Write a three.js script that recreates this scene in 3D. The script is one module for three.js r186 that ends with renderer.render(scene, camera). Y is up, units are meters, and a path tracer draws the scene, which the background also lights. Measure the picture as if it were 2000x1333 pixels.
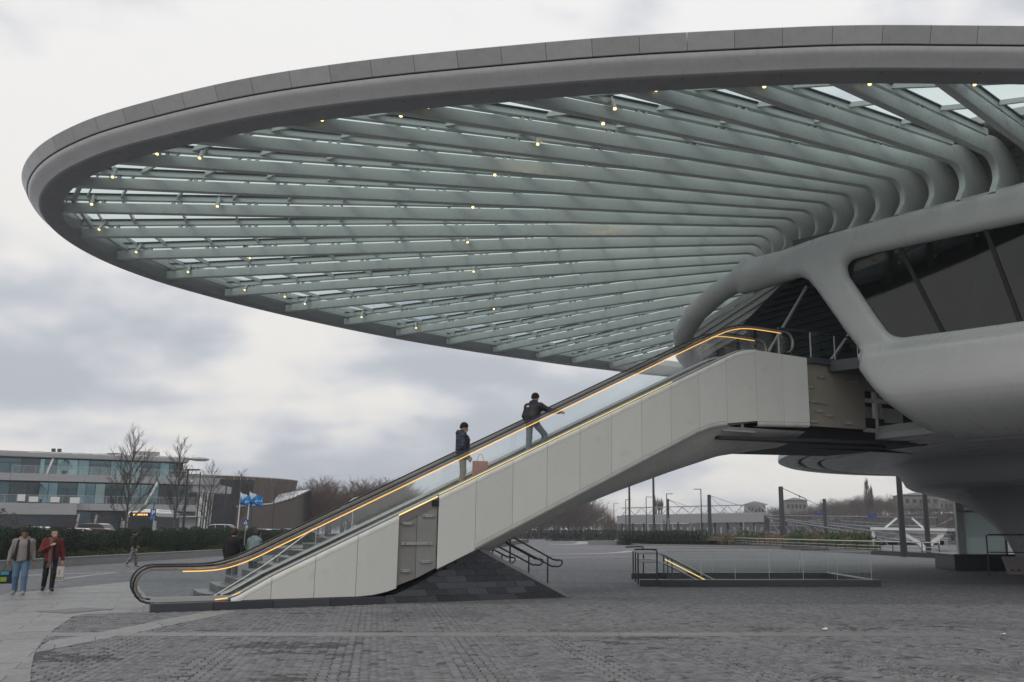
import * as THREE from 'three';
import { mergeGeometries, mergeVertices, toCreasedNormals } from 'three/addons/utils/BufferGeometryUtils.js';
import { RoundedBoxGeometry } from 'three/addons/geometries/RoundedBoxGeometry.js';
import { ImprovedNoise } from 'three/addons/math/ImprovedNoise.js';
import { FontLoader } from 'three/addons/loaders/FontLoader.js';
import { TextGeometry } from 'three/addons/geometries/TextGeometry.js';

// ---------- camera, sky, sun, exposure ----------
const scene = new THREE.Scene();
const EYE = 1.65, FPX = 1815, CX = 1150, CY = 666.5, TILT = Math.atan(374 / FPX);
const camera = new THREE.PerspectiveCamera(2 * Math.atan(666.5 / FPX) * 180 / Math.PI, 2000 / 1333, 0.3, 3000);
camera.setViewOffset(2000, 1333, -150, 0, 2000, 1333);   // shifted lens, as in the photograph
camera.position.set(0, EYE, 0);
camera.rotation.x = TILT;
camera.updateProjectionMatrix();
const renderer = new THREE.WebGLRenderer({ antialias: true });
renderer.setSize(1024, 682);
renderer.toneMapping = THREE.LinearToneMapping;
renderer.toneMappingExposure = 1.08;
renderer.shadowMap.enabled = true;

let seed = 7;
const rnd = () => { seed = (seed * 1664525 + 1013904223) >>> 0; return seed / 4294967296; };
const rr = (a, b) => a + (b - a) * rnd();
const perlin = new ImprovedNoise();
const fbm = (x, y, z, o = 4) => { let s = 0, a = 1, n = 0; for (let i = 0; i < o; i++) { s += a * perlin.noise(x, y, z); n += a; a *= .5; x *= 2.03; y *= 2.03; z *= 2.03; } return s / n; };
const lerp = (a, b, t) => a + (b - a) * t, clamp = (x, a = 0, b = 1) => Math.min(b, Math.max(a, x));
const sstep = (a, b, x) => { const t = clamp((x - a) / (b - a)); return t * t * (3 - 2 * t); };

{ // overcast sky with broken, layered cloud
  const W = 2048, H = 1024, data = new Float32Array(W * H * 4);
  for (let j = 0; j < H; j++) {
    const el = ((j + .5) / H - .5) * Math.PI, y = Math.sin(el), ce = Math.cos(el);
    for (let i = 0; i < W; i++) {
      const az = ((i + .5) / W - .5) * 2 * Math.PI, x = Math.cos(az) * ce, z = Math.sin(az) * ce, k = (j * W + i) * 4;
      if (y < -.02) { data[k] = .1; data[k + 1] = .1; data[k + 2] = .105; data[k + 3] = 1; continue; }
      const d = 1 / (Math.max(y, 0) + .17), px = x * d, pz = z * d;
      const n1 = fbm(px * .85 + 3.1, pz * 1.15 + 7.7, 1.3, 6), n2 = fbm(px * .36 + 11.4, pz * .42 + 2.2, 5.1, 5), n3 = fbm(x * 4.2 + 1, y * 7.5, z * 4.2, 6);
      const c = clamp(.5 + 1.05 * n1 + .9 * n2 + 1.15 * n3);             // thin bright cloud .. thick grey cloud
      const hi = sstep(.02, .62, y), b = lerp(.655, .72, hi);
      const bright = b * lerp(.77, 1.15, sstep(.22, .78, c)), grey = 1 - sstep(.25, .7, c), warm = sstep(.45, .8, c) * (1 - hi * .7);
      data[k] = bright * (1 - .085 * grey + .045 * warm); data[k + 1] = bright * (1 - .035 * grey + .022 * warm); data[k + 2] = bright * (1.025 + .035 * grey - .055 * warm); data[k + 3] = 1;
    }
  }
  const t = new THREE.DataTexture(data, W, H, THREE.RGBAFormat, THREE.FloatType);
  t.mapping = THREE.EquirectangularReflectionMapping; t.magFilter = t.minFilter = THREE.LinearFilter; t.needsUpdate = true;
  scene.background = t; scene.environment = t;
}
const sun = new THREE.DirectionalLight(new THREE.Color(1, .96, .9), .6);
sun.position.set(-30, 60, 22); sun.target.position.set(0, 0, -30);
sun.castShadow = true; sun.shadow.radius = 45; sun.shadow.mapSize.set(2048, 2048);
Object.assign(sun.shadow.camera, { left: -70, right: 70, top: 70, bottom: -70, near: 1, far: 220 });
scene.add(sun, sun.target);
scene.fog = new THREE.FogExp2(new THREE.Color(.50, .52, .56), .0005);

// ---------- helpers ----------
const V = (x, y, z) => new THREE.Vector3(x, y, z);
const used = {};
function numbered(n) { const c = used[n] = (used[n] ?? -1) + 1; return c ? `${n}_${String(c).padStart(3, '0')}` : n; }
function tag(o, label, category, group) { o.userData.label = label; o.userData.category = category; if (group) o.userData.group = group; return o; }
function thing(name, label, category, p = [0, 0, 0], turn = 0, group) { const o = new THREE.Group(); o.name = numbered(name); o.position.set(...p); o.rotation.y = turn; tag(o, label, category, group); scene.add(o); return o; }
function part(name, geo, mat, parent) { if (Array.isArray(geo)) geo = merge(geo); const m = new THREE.Mesh(geo, mat); m.name = name; m.castShadow = m.receiveShadow = true; parent.add(m); return m; }
function solo(name, geo, mat, label, category, group) { const m = part(numbered(name), geo, mat, scene); return tag(m, label, category, group); }
function struct(name, geo, mat) { const m = part(name, geo, mat, scene); m.userData.kind = 'structure'; return m; }
function stuff(name, geo, mat, parent) { const m = part(name, geo, mat, parent); m.userData.kind = 'stuff'; return m; }
function merge(list) { const l = list.map((g) => { g = g.index ? g.toNonIndexed() : g; for (const k of Object.keys(g.attributes)) if (!['position', 'normal', 'uv'].includes(k)) g.deleteAttribute(k); if (!g.attributes.normal) g.computeVertexNormals(); if (!g.attributes.uv) g.setAttribute('uv', new THREE.BufferAttribute(new Float32Array(g.attributes.position.count * 2), 2)); return g; }); return l.length > 1 ? mergeGeometries(l) : l[0]; }
const box = (w, h, d, x = 0, y = 0, z = 0, ry = 0, rx = 0, rz = 0) => { const g = new THREE.BoxGeometry(w, h, d); if (rx) g.rotateX(rx); if (rz) g.rotateZ(rz); if (ry) g.rotateY(ry); return g.translate(x, y, z); };
const rbox = (w, h, d, r, x = 0, y = 0, z = 0, ry = 0) => { const g = new RoundedBoxGeometry(w, h, d, 2, r); if (ry) g.rotateY(ry); return g.translate(x, y, z); };
const cyl = (r0, r1, h, x = 0, y = 0, z = 0, s = 10) => new THREE.CylinderGeometry(r0, r1, h, s).translate(x, y, z);
function bar(a, b, w, h = w) { // rectangular bar from a to b, w wide, h high
  const d = V().subVectors(b, a), g = new THREE.BoxGeometry(w, h, d.length()), o = new THREE.Object3D();
  o.position.copy(a).lerp(b, .5); o.lookAt(b); o.updateMatrix(); return g.applyMatrix4(o.matrix);
}
function rod(a, b, r0, r1 = r0, s = 7) { const d = V().subVectors(b, a), g = new THREE.CylinderGeometry(r1, r0, d.length(), s, 1); const q = new THREE.Quaternion().setFromUnitVectors(V(0, 1, 0), d.clone().normalize()); return g.applyQuaternion(q).translate((a.x + b.x) / 2, (a.y + b.y) / 2, (a.z + b.z) / 2); }
const tube = (pts, r, s = 8, n = 0, closed = false) => new THREE.TubeGeometry(new THREE.CatmullRomCurve3(pts, closed, 'catmullrom', .1), n || pts.length * 6, r, s, closed);
// grid surface through rows of points
function skin(rows, closeU = false, flip = false) {
  const n = rows.length, m = rows[0].length, pos = [], uv = [], idx = [];
  let L = 0;
  for (let i = 0; i < n; i++) { let s = 0; if (i) L += rows[i][0].distanceTo(rows[i - 1][0]); for (let j = 0; j < m; j++) { if (j) s += rows[i][j].distanceTo(rows[i][j - 1]); pos.push(rows[i][j].x, rows[i][j].y, rows[i][j].z); uv.push(L, s); } }
  for (let i = 0; i < n - 1; i++) for (let j = 0; j < (closeU ? m : m - 1); j++) { const a = i * m + j, b = i * m + (j + 1) % m, c = a + m, d = b + m; if (flip) idx.push(a, b, c, b, d, c); else idx.push(a, c, b, b, c, d); }
  const g = new THREE.BufferGeometry(); g.setAttribute('position', new THREE.Float32BufferAttribute(pos, 3)); g.setAttribute('uv', new THREE.Float32BufferAttribute(uv, 2)); g.setIndex(idx); g.computeVertexNormals(); return g;
}
const crease = (g, a = .6) => toCreasedNormals(g, a);
function prism(pts, d, bevel = 0, y2 = 0) { const s = new THREE.Shape(pts.map((p) => new THREE.Vector2(p[0], p[1]))); return new THREE.ExtrudeGeometry(s, bevel ? { depth: d - 2 * bevel, bevelEnabled: true, bevelThickness: bevel, bevelSize: bevel, bevelOffset: -bevel, bevelSegments: 2, curveSegments: 4 } : { depth: d, bevelEnabled: false }).translate(0, 0, bevel); }
function poly(pts, x) { for (let i = 0; i < pts.length - 1; i++) if (x <= pts[i + 1][0] || i === pts.length - 2) { const t = (x - pts[i][0]) / (pts[i + 1][0] - pts[i][0]); return lerp(pts[i][1], pts[i + 1][1], t); } }
// a point of the place at distance z in front of the camera, seen at photograph pixel (x, y)
const cT = Math.cos(TILT), sT = Math.sin(TILT);
function at(x, y, z) { const u = CY - y, up = u * cT + FPX * sT, fw = FPX * cT - u * sT; return V((x - CX) / fw * z, EYE + up / fw * z, -z); }
function onH(x, y, h) { const u = CY - y, up = u * cT + FPX * sT, fw = FPX * cT - u * sT, t = (h - EYE) / up; return V((x - CX) * t, h, -fw * t); }

// surface nets: mesh of f < 0
function nets(f, mn, mx, c) {
  const nx = Math.ceil((mx[0] - mn[0]) / c) + 1, ny = Math.ceil((mx[1] - mn[1]) / c) + 1, nz = Math.ceil((mx[2] - mn[2]) / c) + 1;
  const v = new Float32Array(nx * ny * nz), id = (i, j, k) => (k * ny + j) * nx + i;
  for (let k = 0; k < nz; k++) for (let j = 0; j < ny; j++) for (let i = 0; i < nx; i++) v[id(i, j, k)] = f(mn[0] + i * c, mn[1] + j * c, mn[2] + k * c);
  const cell = new Int32Array(nx * ny * nz).fill(-1), pos = [], idx = [];
  const E = [[0, 1], [2, 3], [4, 5], [6, 7], [0, 2], [1, 3], [4, 6], [5, 7], [0, 4], [1, 5], [2, 6], [3, 7]];
  const val = new Float32Array(8);
  for (let k = 0; k < nz - 1; k++) for (let j = 0; j < ny - 1; j++) for (let i = 0; i < nx - 1; i++) {
    let m = 0; for (let q = 0; q < 8; q++) { val[q] = v[id(i + (q & 1), j + (q >> 1 & 1), k + (q >> 2))]; if (val[q] < 0) m |= 1 << q; }
    if (m === 0 || m === 255) continue;
    let x = 0, y = 0, z = 0, n = 0;
    for (const [a, b] of E) { if ((val[a] < 0) === (val[b] < 0)) continue; const t = val[a] / (val[a] - val[b]); x += lerp(a & 1, b & 1, t); y += lerp(a >> 1 & 1, b >> 1 & 1, t); z += lerp(a >> 2, b >> 2, t); n++; }
    cell[id(i, j, k)] = pos.length / 3; pos.push(mn[0] + (i + x / n) * c, mn[1] + (j + y / n) * c, mn[2] + (k + z / n) * c);
  }
  const quad = (a, b, cc, d, flip) => { if (a < 0 || b < 0 || cc < 0 || d < 0) return; if (flip) idx.push(a, cc, b, a, d, cc); else idx.push(a, b, cc, a, cc, d); };
  for (let k = 1; k < nz - 1; k++) for (let j = 1; j < ny - 1; j++) for (let i = 1; i < nx - 1; i++) {
    const s = v[id(i, j, k)] < 0;
    if (s !== v[id(i + 1, j, k)] < 0) quad(cell[id(i, j - 1, k - 1)], cell[id(i, j, k - 1)], cell[id(i, j, k)], cell[id(i, j - 1, k)], !s);
    if (s !== v[id(i, j + 1, k)] < 0) quad(cell[id(i - 1, j, k - 1)], cell[id(i, j, k - 1)], cell[id(i, j, k)], cell[id(i - 1, j, k)], s);
    if (s !== v[id(i, j, k + 1)] < 0) quad(cell[id(i - 1, j - 1, k)], cell[id(i, j - 1, k)], cell[id(i, j, k)], cell[id(i - 1, j, k)], !s);
  }
  const g = new THREE.BufferGeometry(); g.setAttribute('position', new THREE.Float32BufferAttribute(pos, 3)); g.setIndex(idx); g.computeVertexNormals();
  const uv = new Float32Array(pos.length / 3 * 2); for (let i = 0; i < pos.length / 3; i++) { uv[2 * i] = pos[3 * i]; uv[2 * i + 1] = pos[3 * i + 1]; } g.setAttribute('uv', new THREE.BufferAttribute(uv, 2));
  return g;
}
const smin = (a, b, k) => { const h = Math.max(k - Math.abs(a - b), 0) / k; return Math.min(a, b) - h * h * k * .25; };
const smax = (a, b, k) => -smin(-a, -b, k);
function caps(x, y, z, a, b, ra, rb) { const dx = b[0] - a[0], dy = b[1] - a[1], dz = b[2] - a[2], px = x - a[0], py = y - a[1], pz = z - a[2]; const t = clamp((px * dx + py * dy + pz * dz) / (dx * dx + dy * dy + dz * dz || 1)); return Math.hypot(px - dx * t, py - dy * t, pz - dz * t) - lerp(ra, rb, t); }
function sd2(px, py, P) { let d = 1e9, s = 1; for (let i = 0, j = P.length - 1; i < P.length; j = i++) { const ex = P[j][0] - P[i][0], ey = P[j][1] - P[i][1], wx = px - P[i][0], wy = py - P[i][1], t = clamp((wx * ex + wy * ey) / (ex * ex + ey * ey)), bx = wx - ex * t, by = wy - ey * t; d = Math.min(d, bx * bx + by * by); const c1 = py >= P[i][1], c2 = py < P[j][1], c3 = ex * wy > ey * wx; if ((c1 && c2 && c3) || (!c1 && !c2 && !c3)) s = -s; } return s * Math.sqrt(d); }

// ---------- materials ----------
const lin = (r, g, b) => new THREE.Color().setRGB(r, g, b);
const std = (r, g, b, rough = .7, o = {}) => new THREE.MeshStandardMaterial({ color: lin(r, g, b), roughness: rough, ...o });
function noiseTex(size, fn, srgb = false, rep = 1) { const d = new Uint8Array(size * size * 4); for (let j = 0; j < size; j++) for (let i = 0; i < size; i++) { const c = fn(i / size, j / size, i, j), k = (j * size + i) * 4; const a = Array.isArray(c) ? c : [c, c, c]; d[k] = clamp(a[0]) * 255; d[k + 1] = clamp(a[1]) * 255; d[k + 2] = clamp(a[2]) * 255; d[k + 3] = 255; } const t = new THREE.DataTexture(d, size, size); t.wrapS = t.wrapT = THREE.RepeatWrapping; t.magFilter = THREE.LinearFilter; t.minFilter = THREE.LinearMipmapLinearFilter; t.generateMipmaps = true; if (srgb) t.colorSpace = THREE.SRGBColorSpace; t.repeat.set(rep, rep); t.needsUpdate = true; return t; }
// tileable fbm: noise on a torus
const tfbm = (u, v, f, s, o = 4) => { const a = u * 2 * Math.PI, b = v * 2 * Math.PI, R = f / (2 * Math.PI); return fbm(Math.cos(a) * R + s, Math.sin(a) * R + Math.cos(b) * R * .7 + s * 1.7, Math.sin(b) * R + s * .3, o); };
const grime = noiseTex(512, (u, v) => { const a = tfbm(u, v, 7, 2.3, 5), b = tfbm(u, v, 40, 8.1, 3), st = sstep(.18, .5, tfbm(u, v, 14, 5.5, 4)); const l = .95 + .06 * a + .035 * b - .045 * st; return [l, l * (1 - .012 * st), l * (1 - .04 * st)]; }, true);
const grimeSoft = noiseTex(512, (u, v) => { const a = tfbm(u, v, 5, 6.3, 4), st = sstep(.22, .5, tfbm(u, v, 8, 1.5, 4)); const l = .965 + .025 * a - .03 * st; return [l, l * (1 - .004 * st), l * (1 - .03 * st)]; }, true);
const roughT = noiseTex(256, (u, v) => .62 + .3 * tfbm(u, v, 12, 4.4, 5));
const withMap = (m, rep, soft) => { m.map = (soft ? grimeSoft : grime).clone(); m.map.repeat.set(rep, rep); m.roughnessMap = roughT.clone(); m.roughnessMap.repeat.set(rep * 1.7, rep * 1.7); return m; };
const M = {
  white: withMap(std(.60, .60, .565, .62), .22), panel: withMap(std(.69, .685, .64, .6), .37, 1), panelB: withMap(std(.67, .665, .622, .62), .31, 1), panelC: withMap(std(.70, .695, .652, .58), .27, 1),
  shell: withMap(std(.50, .505, .492, .5), .14, 1), rib: withMap(std(.57, .615, .585, .5), .3, 1), steel: std(.55, .55, .54, .32, { metalness: .9 }), bronze: std(.30, .25, .21, .4, { metalness: .7 }), galv: withMap(std(.45, .46, .45, .5, { metalness: .35 }), .8),
  rubber: std(.018, .018, .019, .42), dark: std(.03, .032, .035, .6), black: std(.012, .012, .013, .7), stone: withMap(std(.040, .044, .054, .55), .7), stoneB: withMap(std(.058, .063, .075, .55), .5), slab: withMap(std(.25, .248, .25, .8), .5), slabB: withMap(std(.215, .214, .218, .8), .45), kerb: withMap(std(.26, .26, .255, .85), .5), concrete: withMap(std(.24, .235, .215, .88), .6), rust: withMap(std(.29, .262, .215, .9), .9),
  glass: new THREE.MeshPhysicalMaterial({ color: lin(.975, .99, .985), roughness: .02, transmission: 1, thickness: 0, ior: 1.5 }),
  glassRoof: new THREE.MeshPhysicalMaterial({ color: lin(.82, .93, .935), roughness: .08, transmission: 1, thickness: 0, ior: 1.5 }),
  glassDark: new THREE.MeshPhysicalMaterial({ color: lin(.31, .39, .37), roughness: .04, transmission: 1, thickness: 0, ior: 1.5 }),
  led: new THREE.MeshStandardMaterial({ color: lin(.8, .6, .3), emissive: lin(1, .50, .09), emissiveIntensity: 1.0 }), ledPale: new THREE.MeshStandardMaterial({ color: lin(.9, .8, .4), emissive: lin(1, .72, .22), emissiveIntensity: .85 }), lamp: new THREE.MeshStandardMaterial({ color: lin(1, .9, .7), emissive: lin(1, .70, .28), emissiveIntensity: 2.2 }),
  latt: std(.17, .18, .195, .6), pole: std(.055, .058, .062, .5, { metalness: .3 }), bark: withMap(std(.095, .085, .07, .95), 1), twig: std(.085, .072, .06, .95), whitePaint: std(.75, .75, .74, .45),
};
// ---------- ground ----------
const flat = (pts, y, holes = []) => { const s = new THREE.Shape(pts.map((p) => new THREE.Vector2(p[0], -p[1]))); for (const h of holes) s.holes.push(new THREE.Path(h.map((p) => new THREE.Vector2(p[0], -p[1])))); const g = new THREE.ShapeGeometry(s, 6).rotateX(-Math.PI / 2); g.translate(0, y, 0); return g; };   // pts are [x, z] world
const gp = (x, y, h = 0) => { const p = onH(x, y, h); return [p.x, p.z]; };
const inside = (p, P) => { let c = false; for (let i = 0, j = P.length - 1; i < P.length; j = i++) if ((P[i][1] > p[1]) !== (P[j][1] > p[1]) && p[0] < (P[j][0] - P[i][0]) * (p[1] - P[i][1]) / (P[j][1] - P[i][1]) + P[i][0]) c = !c; return c; };
function clip(sub, rect) { let out = sub; for (let i = 0; i < rect.length && out.length; i++) { const A = rect[i], B = rect[(i + 1) % rect.length], sd = (p) => (B[0] - A[0]) * (p[1] - A[1]) - (B[1] - A[1]) * (p[0] - A[0]), res = []; for (let k = 0; k < out.length; k++) { const P = out[k], Q = out[(k + 1) % out.length], a = sd(P), b = sd(Q); if (a >= 0) res.push(P); if (a * b < 0) { const t = a / (a - b); res.push([lerp(P[0], Q[0], t), lerp(P[1], Q[1], t)]); } } out = res; } return out; }
const WELL = [[2.35, -30.1], [8.75, -30.1], [8.75, -35.2], [2.35, -35.2]];
const SETT = [[-13, -9.5], [16, -9.5], [16, -22.6], [-13, -22.6]];
const slabRegion = [[-16, -9.5], gp(58, 1345), gp(59, 1315), gp(62, 1295), gp(68, 1273), gp(88, 1246), gp(104, 1231), gp(142, 1205), gp(172, 1200), gp(291, 1197.5), gp(290, 1172), gp(262, 1136), gp(0, 1162), [-24, -27]];
const bandA = [gp(66, 1276), gp(224, 1244), gp(288, 1232), gp(420, 1204), gp(472, 1192), gp(400, 1195), gp(348, 1206), gp(204, 1234), gp(140, 1246), gp(96, 1252), gp(80, 1262)];
const kerbLine = [gp(292, 1198), gp(780, 1184), gp(1105, 1168)];
const drain = [gp(-60, 1243.5), gp(2060, 1243.5), gp(2060, 1236.5), gp(-60, 1236.5)];

// segmental-arch sett pattern: one column of arches is AW wide, arches follow each other every AP
const AW = 1.55, AP = .124, AR = AW * .6, AH = Math.asin(.5 * AW / AR), AN = 15, NR = 20, TURN = .22;
{ // texture for the paving too far off to tell the setts apart: the same pattern, 2 columns x 24 arches
  const W = 2048, c = document.createElement('canvas'), b = document.createElement('canvas'); c.width = c.height = b.width = b.height = W;
  const g = c.getContext('2d'), h = b.getContext('2d'), tw = 2 * AW, th = NR * AP;
  g.fillStyle = 'rgb(44,45,48)'; g.fillRect(0, 0, W, W); h.fillStyle = '#000'; h.fillRect(0, 0, W, W);
  for (let k = -1; k < 3; k++) for (let j = -14; j < 40; j++) {
    for (let i = 0; i < AN; i++) {
      const a0 = -AH + (i + .06 + .5 * (j & 1) * .3) / AN * 2 * AH, a1 = a0 + .87 / AN * 2 * AH, q = [];
      const cx = (k + .5) * AW, cy = j * AP;
      for (const [a, o] of [[a0, .06], [a1, .06], [a1, .92], [a0, .92]]) q.push([(cx + AR * Math.sin(a)) / tw * W, W - (cy + AR * Math.cos(a) - .5 + o * AP) / th * W]);
      const kk = ((k % 2) + 2) % 2, jj = ((j % NR) + NR) % NR, r = (Math.sin(kk * 91.7 + jj * 37.3 + i * 17.13) * 43758.5) % 1, l = 86 + 34 * Math.abs(r) - (Math.abs(r) > .86 ? 34 : 0);
      for (const [ctx, col] of [[g, `rgb(${l | 0},${l | 0},${(l + 3) | 0})`], [h, `rgb(${200 + 50 * r | 0},${200 + 50 * r | 0},${200 + 50 * r | 0})`]]) { ctx.fillStyle = col; ctx.beginPath(); q.forEach((p, n) => n ? ctx.lineTo(...p) : ctx.moveTo(...p)); ctx.closePath(); ctx.fill(); }
    }
  }
  const mk = (cv) => { const t = new THREE.CanvasTexture(cv); t.wrapS = t.wrapT = THREE.RepeatWrapping; t.repeat.set(1 / tw, 1 / th); t.anisotropy = 16; return t; };
  M.sett = new THREE.MeshStandardMaterial({ color: lin(1.38, 1.38, 1.42), map: mk(c), bumpMap: mk(b), bumpScale: .008, roughness: .72, vertexColors: true });
  M.sett.map.colorSpace = THREE.SRGBColorSpace;
}
const ground = new THREE.Group(); ground.name = 'ground'; ground.userData.kind = 'structure'; scene.add(ground);
const dirt = (x, z) => clamp(1 + .16 * fbm(x * .23, z * .23, 3.3, 4) + .10 * fbm(x * 1.1, z * .8, 9.1, 3) - .28 * sstep(.18, .34, fbm(x * .16 + 4, z * .30, 1.2, 3)));
{
  // sheet in a grid so that stains and tone can vary; setts zone and stairwell are cut out
  const xs = [], zs = [];
  for (let x = -150; x <= 150; x += x > -30 && x < 30 ? .6 : 3) xs.push(x); for (let z = 12; z >= -330; z -= z > -70 ? .6 : 4) zs.push(z);
  for (const v of [2.35, 8.75, -13, 16]) xs.push(v); for (const v of [-30.1, -35.2, -9.5, -22.6]) zs.push(v);
  xs.sort((a, b) => a - b); zs.sort((a, b) => b - a);
  const pos = [], uv = [], col = [], idx = [], nx = xs.length;
  for (const z of zs) for (const x of xs) { pos.push(x, 0, z); uv.push(x * Math.cos(TURN) - z * Math.sin(TURN), x * Math.sin(TURN) * -1 - z * Math.cos(TURN)); const d = dirt(x, z); col.push(d, d, d); }
  for (let j = 0; j < zs.length - 1; j++) for (let i = 0; i < nx - 1; i++) { const cx = (xs[i] + xs[i + 1]) / 2, cz = (zs[j] + zs[j + 1]) / 2; if (inside([cx, cz], WELL) || inside([cx, cz], SETT)) continue; const a = j * nx + i, b = a + 1, c = a + nx, d = c + 1; idx.push(a, b, c, b, d, c); }
  const g = new THREE.BufferGeometry(); g.setAttribute('position', new THREE.Float32BufferAttribute(pos, 3)); g.setAttribute('uv', new THREE.Float32BufferAttribute(uv, 2)); g.setAttribute('color', new THREE.Float32BufferAttribute(col, 3)); g.setIndex(idx); g.computeVertexNormals();
  part('paving', g, M.sett, ground).userData.kind = 'structure';
  // far earth, to the horizon
  const far = std(.10, .10, .095, .95); part('far_ground', [flat([[-2500, -330], [2500, -330], [2500, -2600], [-2500, -2600]], -.1), flat([[-2500, 12], [-150, 12], [-150, -330], [-2500, -330]], -.1), flat([[150, 12], [2500, 12], [2500, -330], [150, -330]], -.1), flat([[-2500, 400], [2500, 400], [2500, 12], [-2500, 12]], -.1)], far, ground).userData.kind = 'structure';
  part('joint_bed', flat([[-24, -9.5], [16, -9.5], [16, -22.6], [-13, -22.6], [-24, -27.1]], -.016), withMap(std(.016, .016, .017, .95), .6), ground).userData.kind = 'structure';
}
{ // setts one by one: rounded tops, each with its own tone
  const mkSett = (w, d, c) => { const y0 = -.02, P = [[-w, y0, -d], [w, y0, -d], [w, y0, d], [-w, y0, d], [-w, -.006, -d], [w, -.006, -d], [w, -.006, d], [-w, -.006, d], [-w + c, .003, -d + c * .8], [w - c * .7, .001, -d + c], [w - c, .003, d - c], [-w + c * .8, .002, d - c * .7]], F = [[4, 5, 1, 0], [5, 6, 2, 1], [6, 7, 3, 2], [7, 4, 0, 3], [8, 9, 5, 4], [9, 10, 6, 5], [10, 11, 7, 6], [11, 8, 4, 7], [11, 10, 9, 8]]; const pos = []; for (const f of F) for (const q of [f[0], f[2], f[1], f[0], f[3], f[2]]) pos.push(...P[q].map((v, n) => v)); const g = new THREE.BufferGeometry(); g.setAttribute('position', new THREE.Float32BufferAttribute(pos, 3)); g.computeVertexNormals(); return g; };
  const geos = [mkSett(.0555, .0535, .011), mkSett(.057, .052, .014), mkSett(.054, .054, .009)];
  // triangles above are wound so that tops face up
  for (const g of geos) { const n = g.attributes.normal; if (n.getY(n.count - 1) < 0) { const p = g.attributes.position.array; for (let i = 0; i < p.length; i += 9) for (let k = 0; k < 3; k++) { const t = p[i + 3 + k]; p[i + 3 + k] = p[i + 6 + k]; p[i + 6 + k] = t; } g.computeVertexNormals(); } }
  const list = [];
  const ca = Math.cos(TURN), sa = Math.sin(TURN);
  for (let k = -14; k < 19; k++) for (let j = 25; j < 235; j++) {
    const cx = (k + .5) * AW + .35, cz = j * AP;
    for (let i = 0; i < AN; i++) {
      const a = -AH + (i + .5 + (j & 1) * .15 - .08) / AN * 2 * AH, lx = cx + AR * Math.sin(a), lz = cz + AR * Math.cos(a) - .5, x = lx * ca - lz * sa, z = -(lx * sa + lz * ca);
      if (Math.abs(a) > AH * 1.02) continue;
      const p = [x, z]; if (!inside(p, SETT) || x < z * .66 - .6 || x > -z * .52 + .6 || inside(p, slabRegion) || inside(p, bandA) || inside(p, drain)) continue;
      const t = (x - kerbLine[0][0]) / (kerbLine[2][0] - kerbLine[0][0]); if (t > -.002 && t < 1 && z < lerp(kerbLine[0][1], kerbLine[2][1], t) - .02) continue;
      const dk = fbm(x * .33 + 9, z * .62, 2.7, 4), dark = dk > .25 && rnd() < .75 || rnd() < .03;
      const l = (dark ? .075 : .172) * rr(.72, 1.2) * dirt(x, z) ** .8, w = rr(-.02, .03);
      list.push([x, z, -a * 1 + TURN + rr(-.06, .06), rr(.9, 1.06), rr(.92, 1.05) * Math.max(.55, Math.cos(a)), l * (1 + w), l, l * (1.05 - w), rr(-.004, .004)]);
    }
  }
  list.sort((p, q) => (q[1] - p[1]));
  // the 300 nearest ones in the frame are parts, the others are kept together
  const mats = [0, 1, 2, 3, 4, 5, 6].map((n) => std(...[.06, .095, .125, .15, .17, .19, .21].slice(n, n + 1).flatMap((v) => [v, v, v * 1.04]), .7));
  let near = 0; const rest = [];
  for (const s of list) {
    const d = -s[1], fits = d > 11.15 && s[0] > -d * .59 && s[0] < d * .44;
    if (near < 300 && fits) { const l = s[6]; let m = 0; for (let q = 0; q < 7; q++) if (Math.abs(mats[q].color.g - l) < Math.abs(mats[m].color.g - l)) m = q; const o = part('sett', geos[near % 3], mats[m], ground); o.position.set(s[0], s[8], s[1]); o.rotation.y = s[2]; o.scale.set(s[3], 1, s[4]); near++; } else rest.push(s);
  }
  const O = new THREE.Object3D(), C = new THREE.Color(), im = std(1, 1, 1, .7);
  for (let v = 0; v < 3; v++) { const r = rest.filter((_, n) => n % 3 === v), I = new THREE.InstancedMesh(geos[v], im, r.length); r.forEach((s, n) => { O.position.set(s[0], s[8], s[1]); O.rotation.set(rr(-.03, .03), s[2], rr(-.03, .03)); O.scale.set(s[3], 1, s[4]); O.updateMatrix(); I.setMatrixAt(n, O.matrix); I.setColorAt(n, C.setRGB(s[5], s[6], s[7])); }); I.name = 'setts'; I.userData.kind = 'stuff'; I.castShadow = I.receiveShadow = true; ground.add(I); }
}
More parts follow.
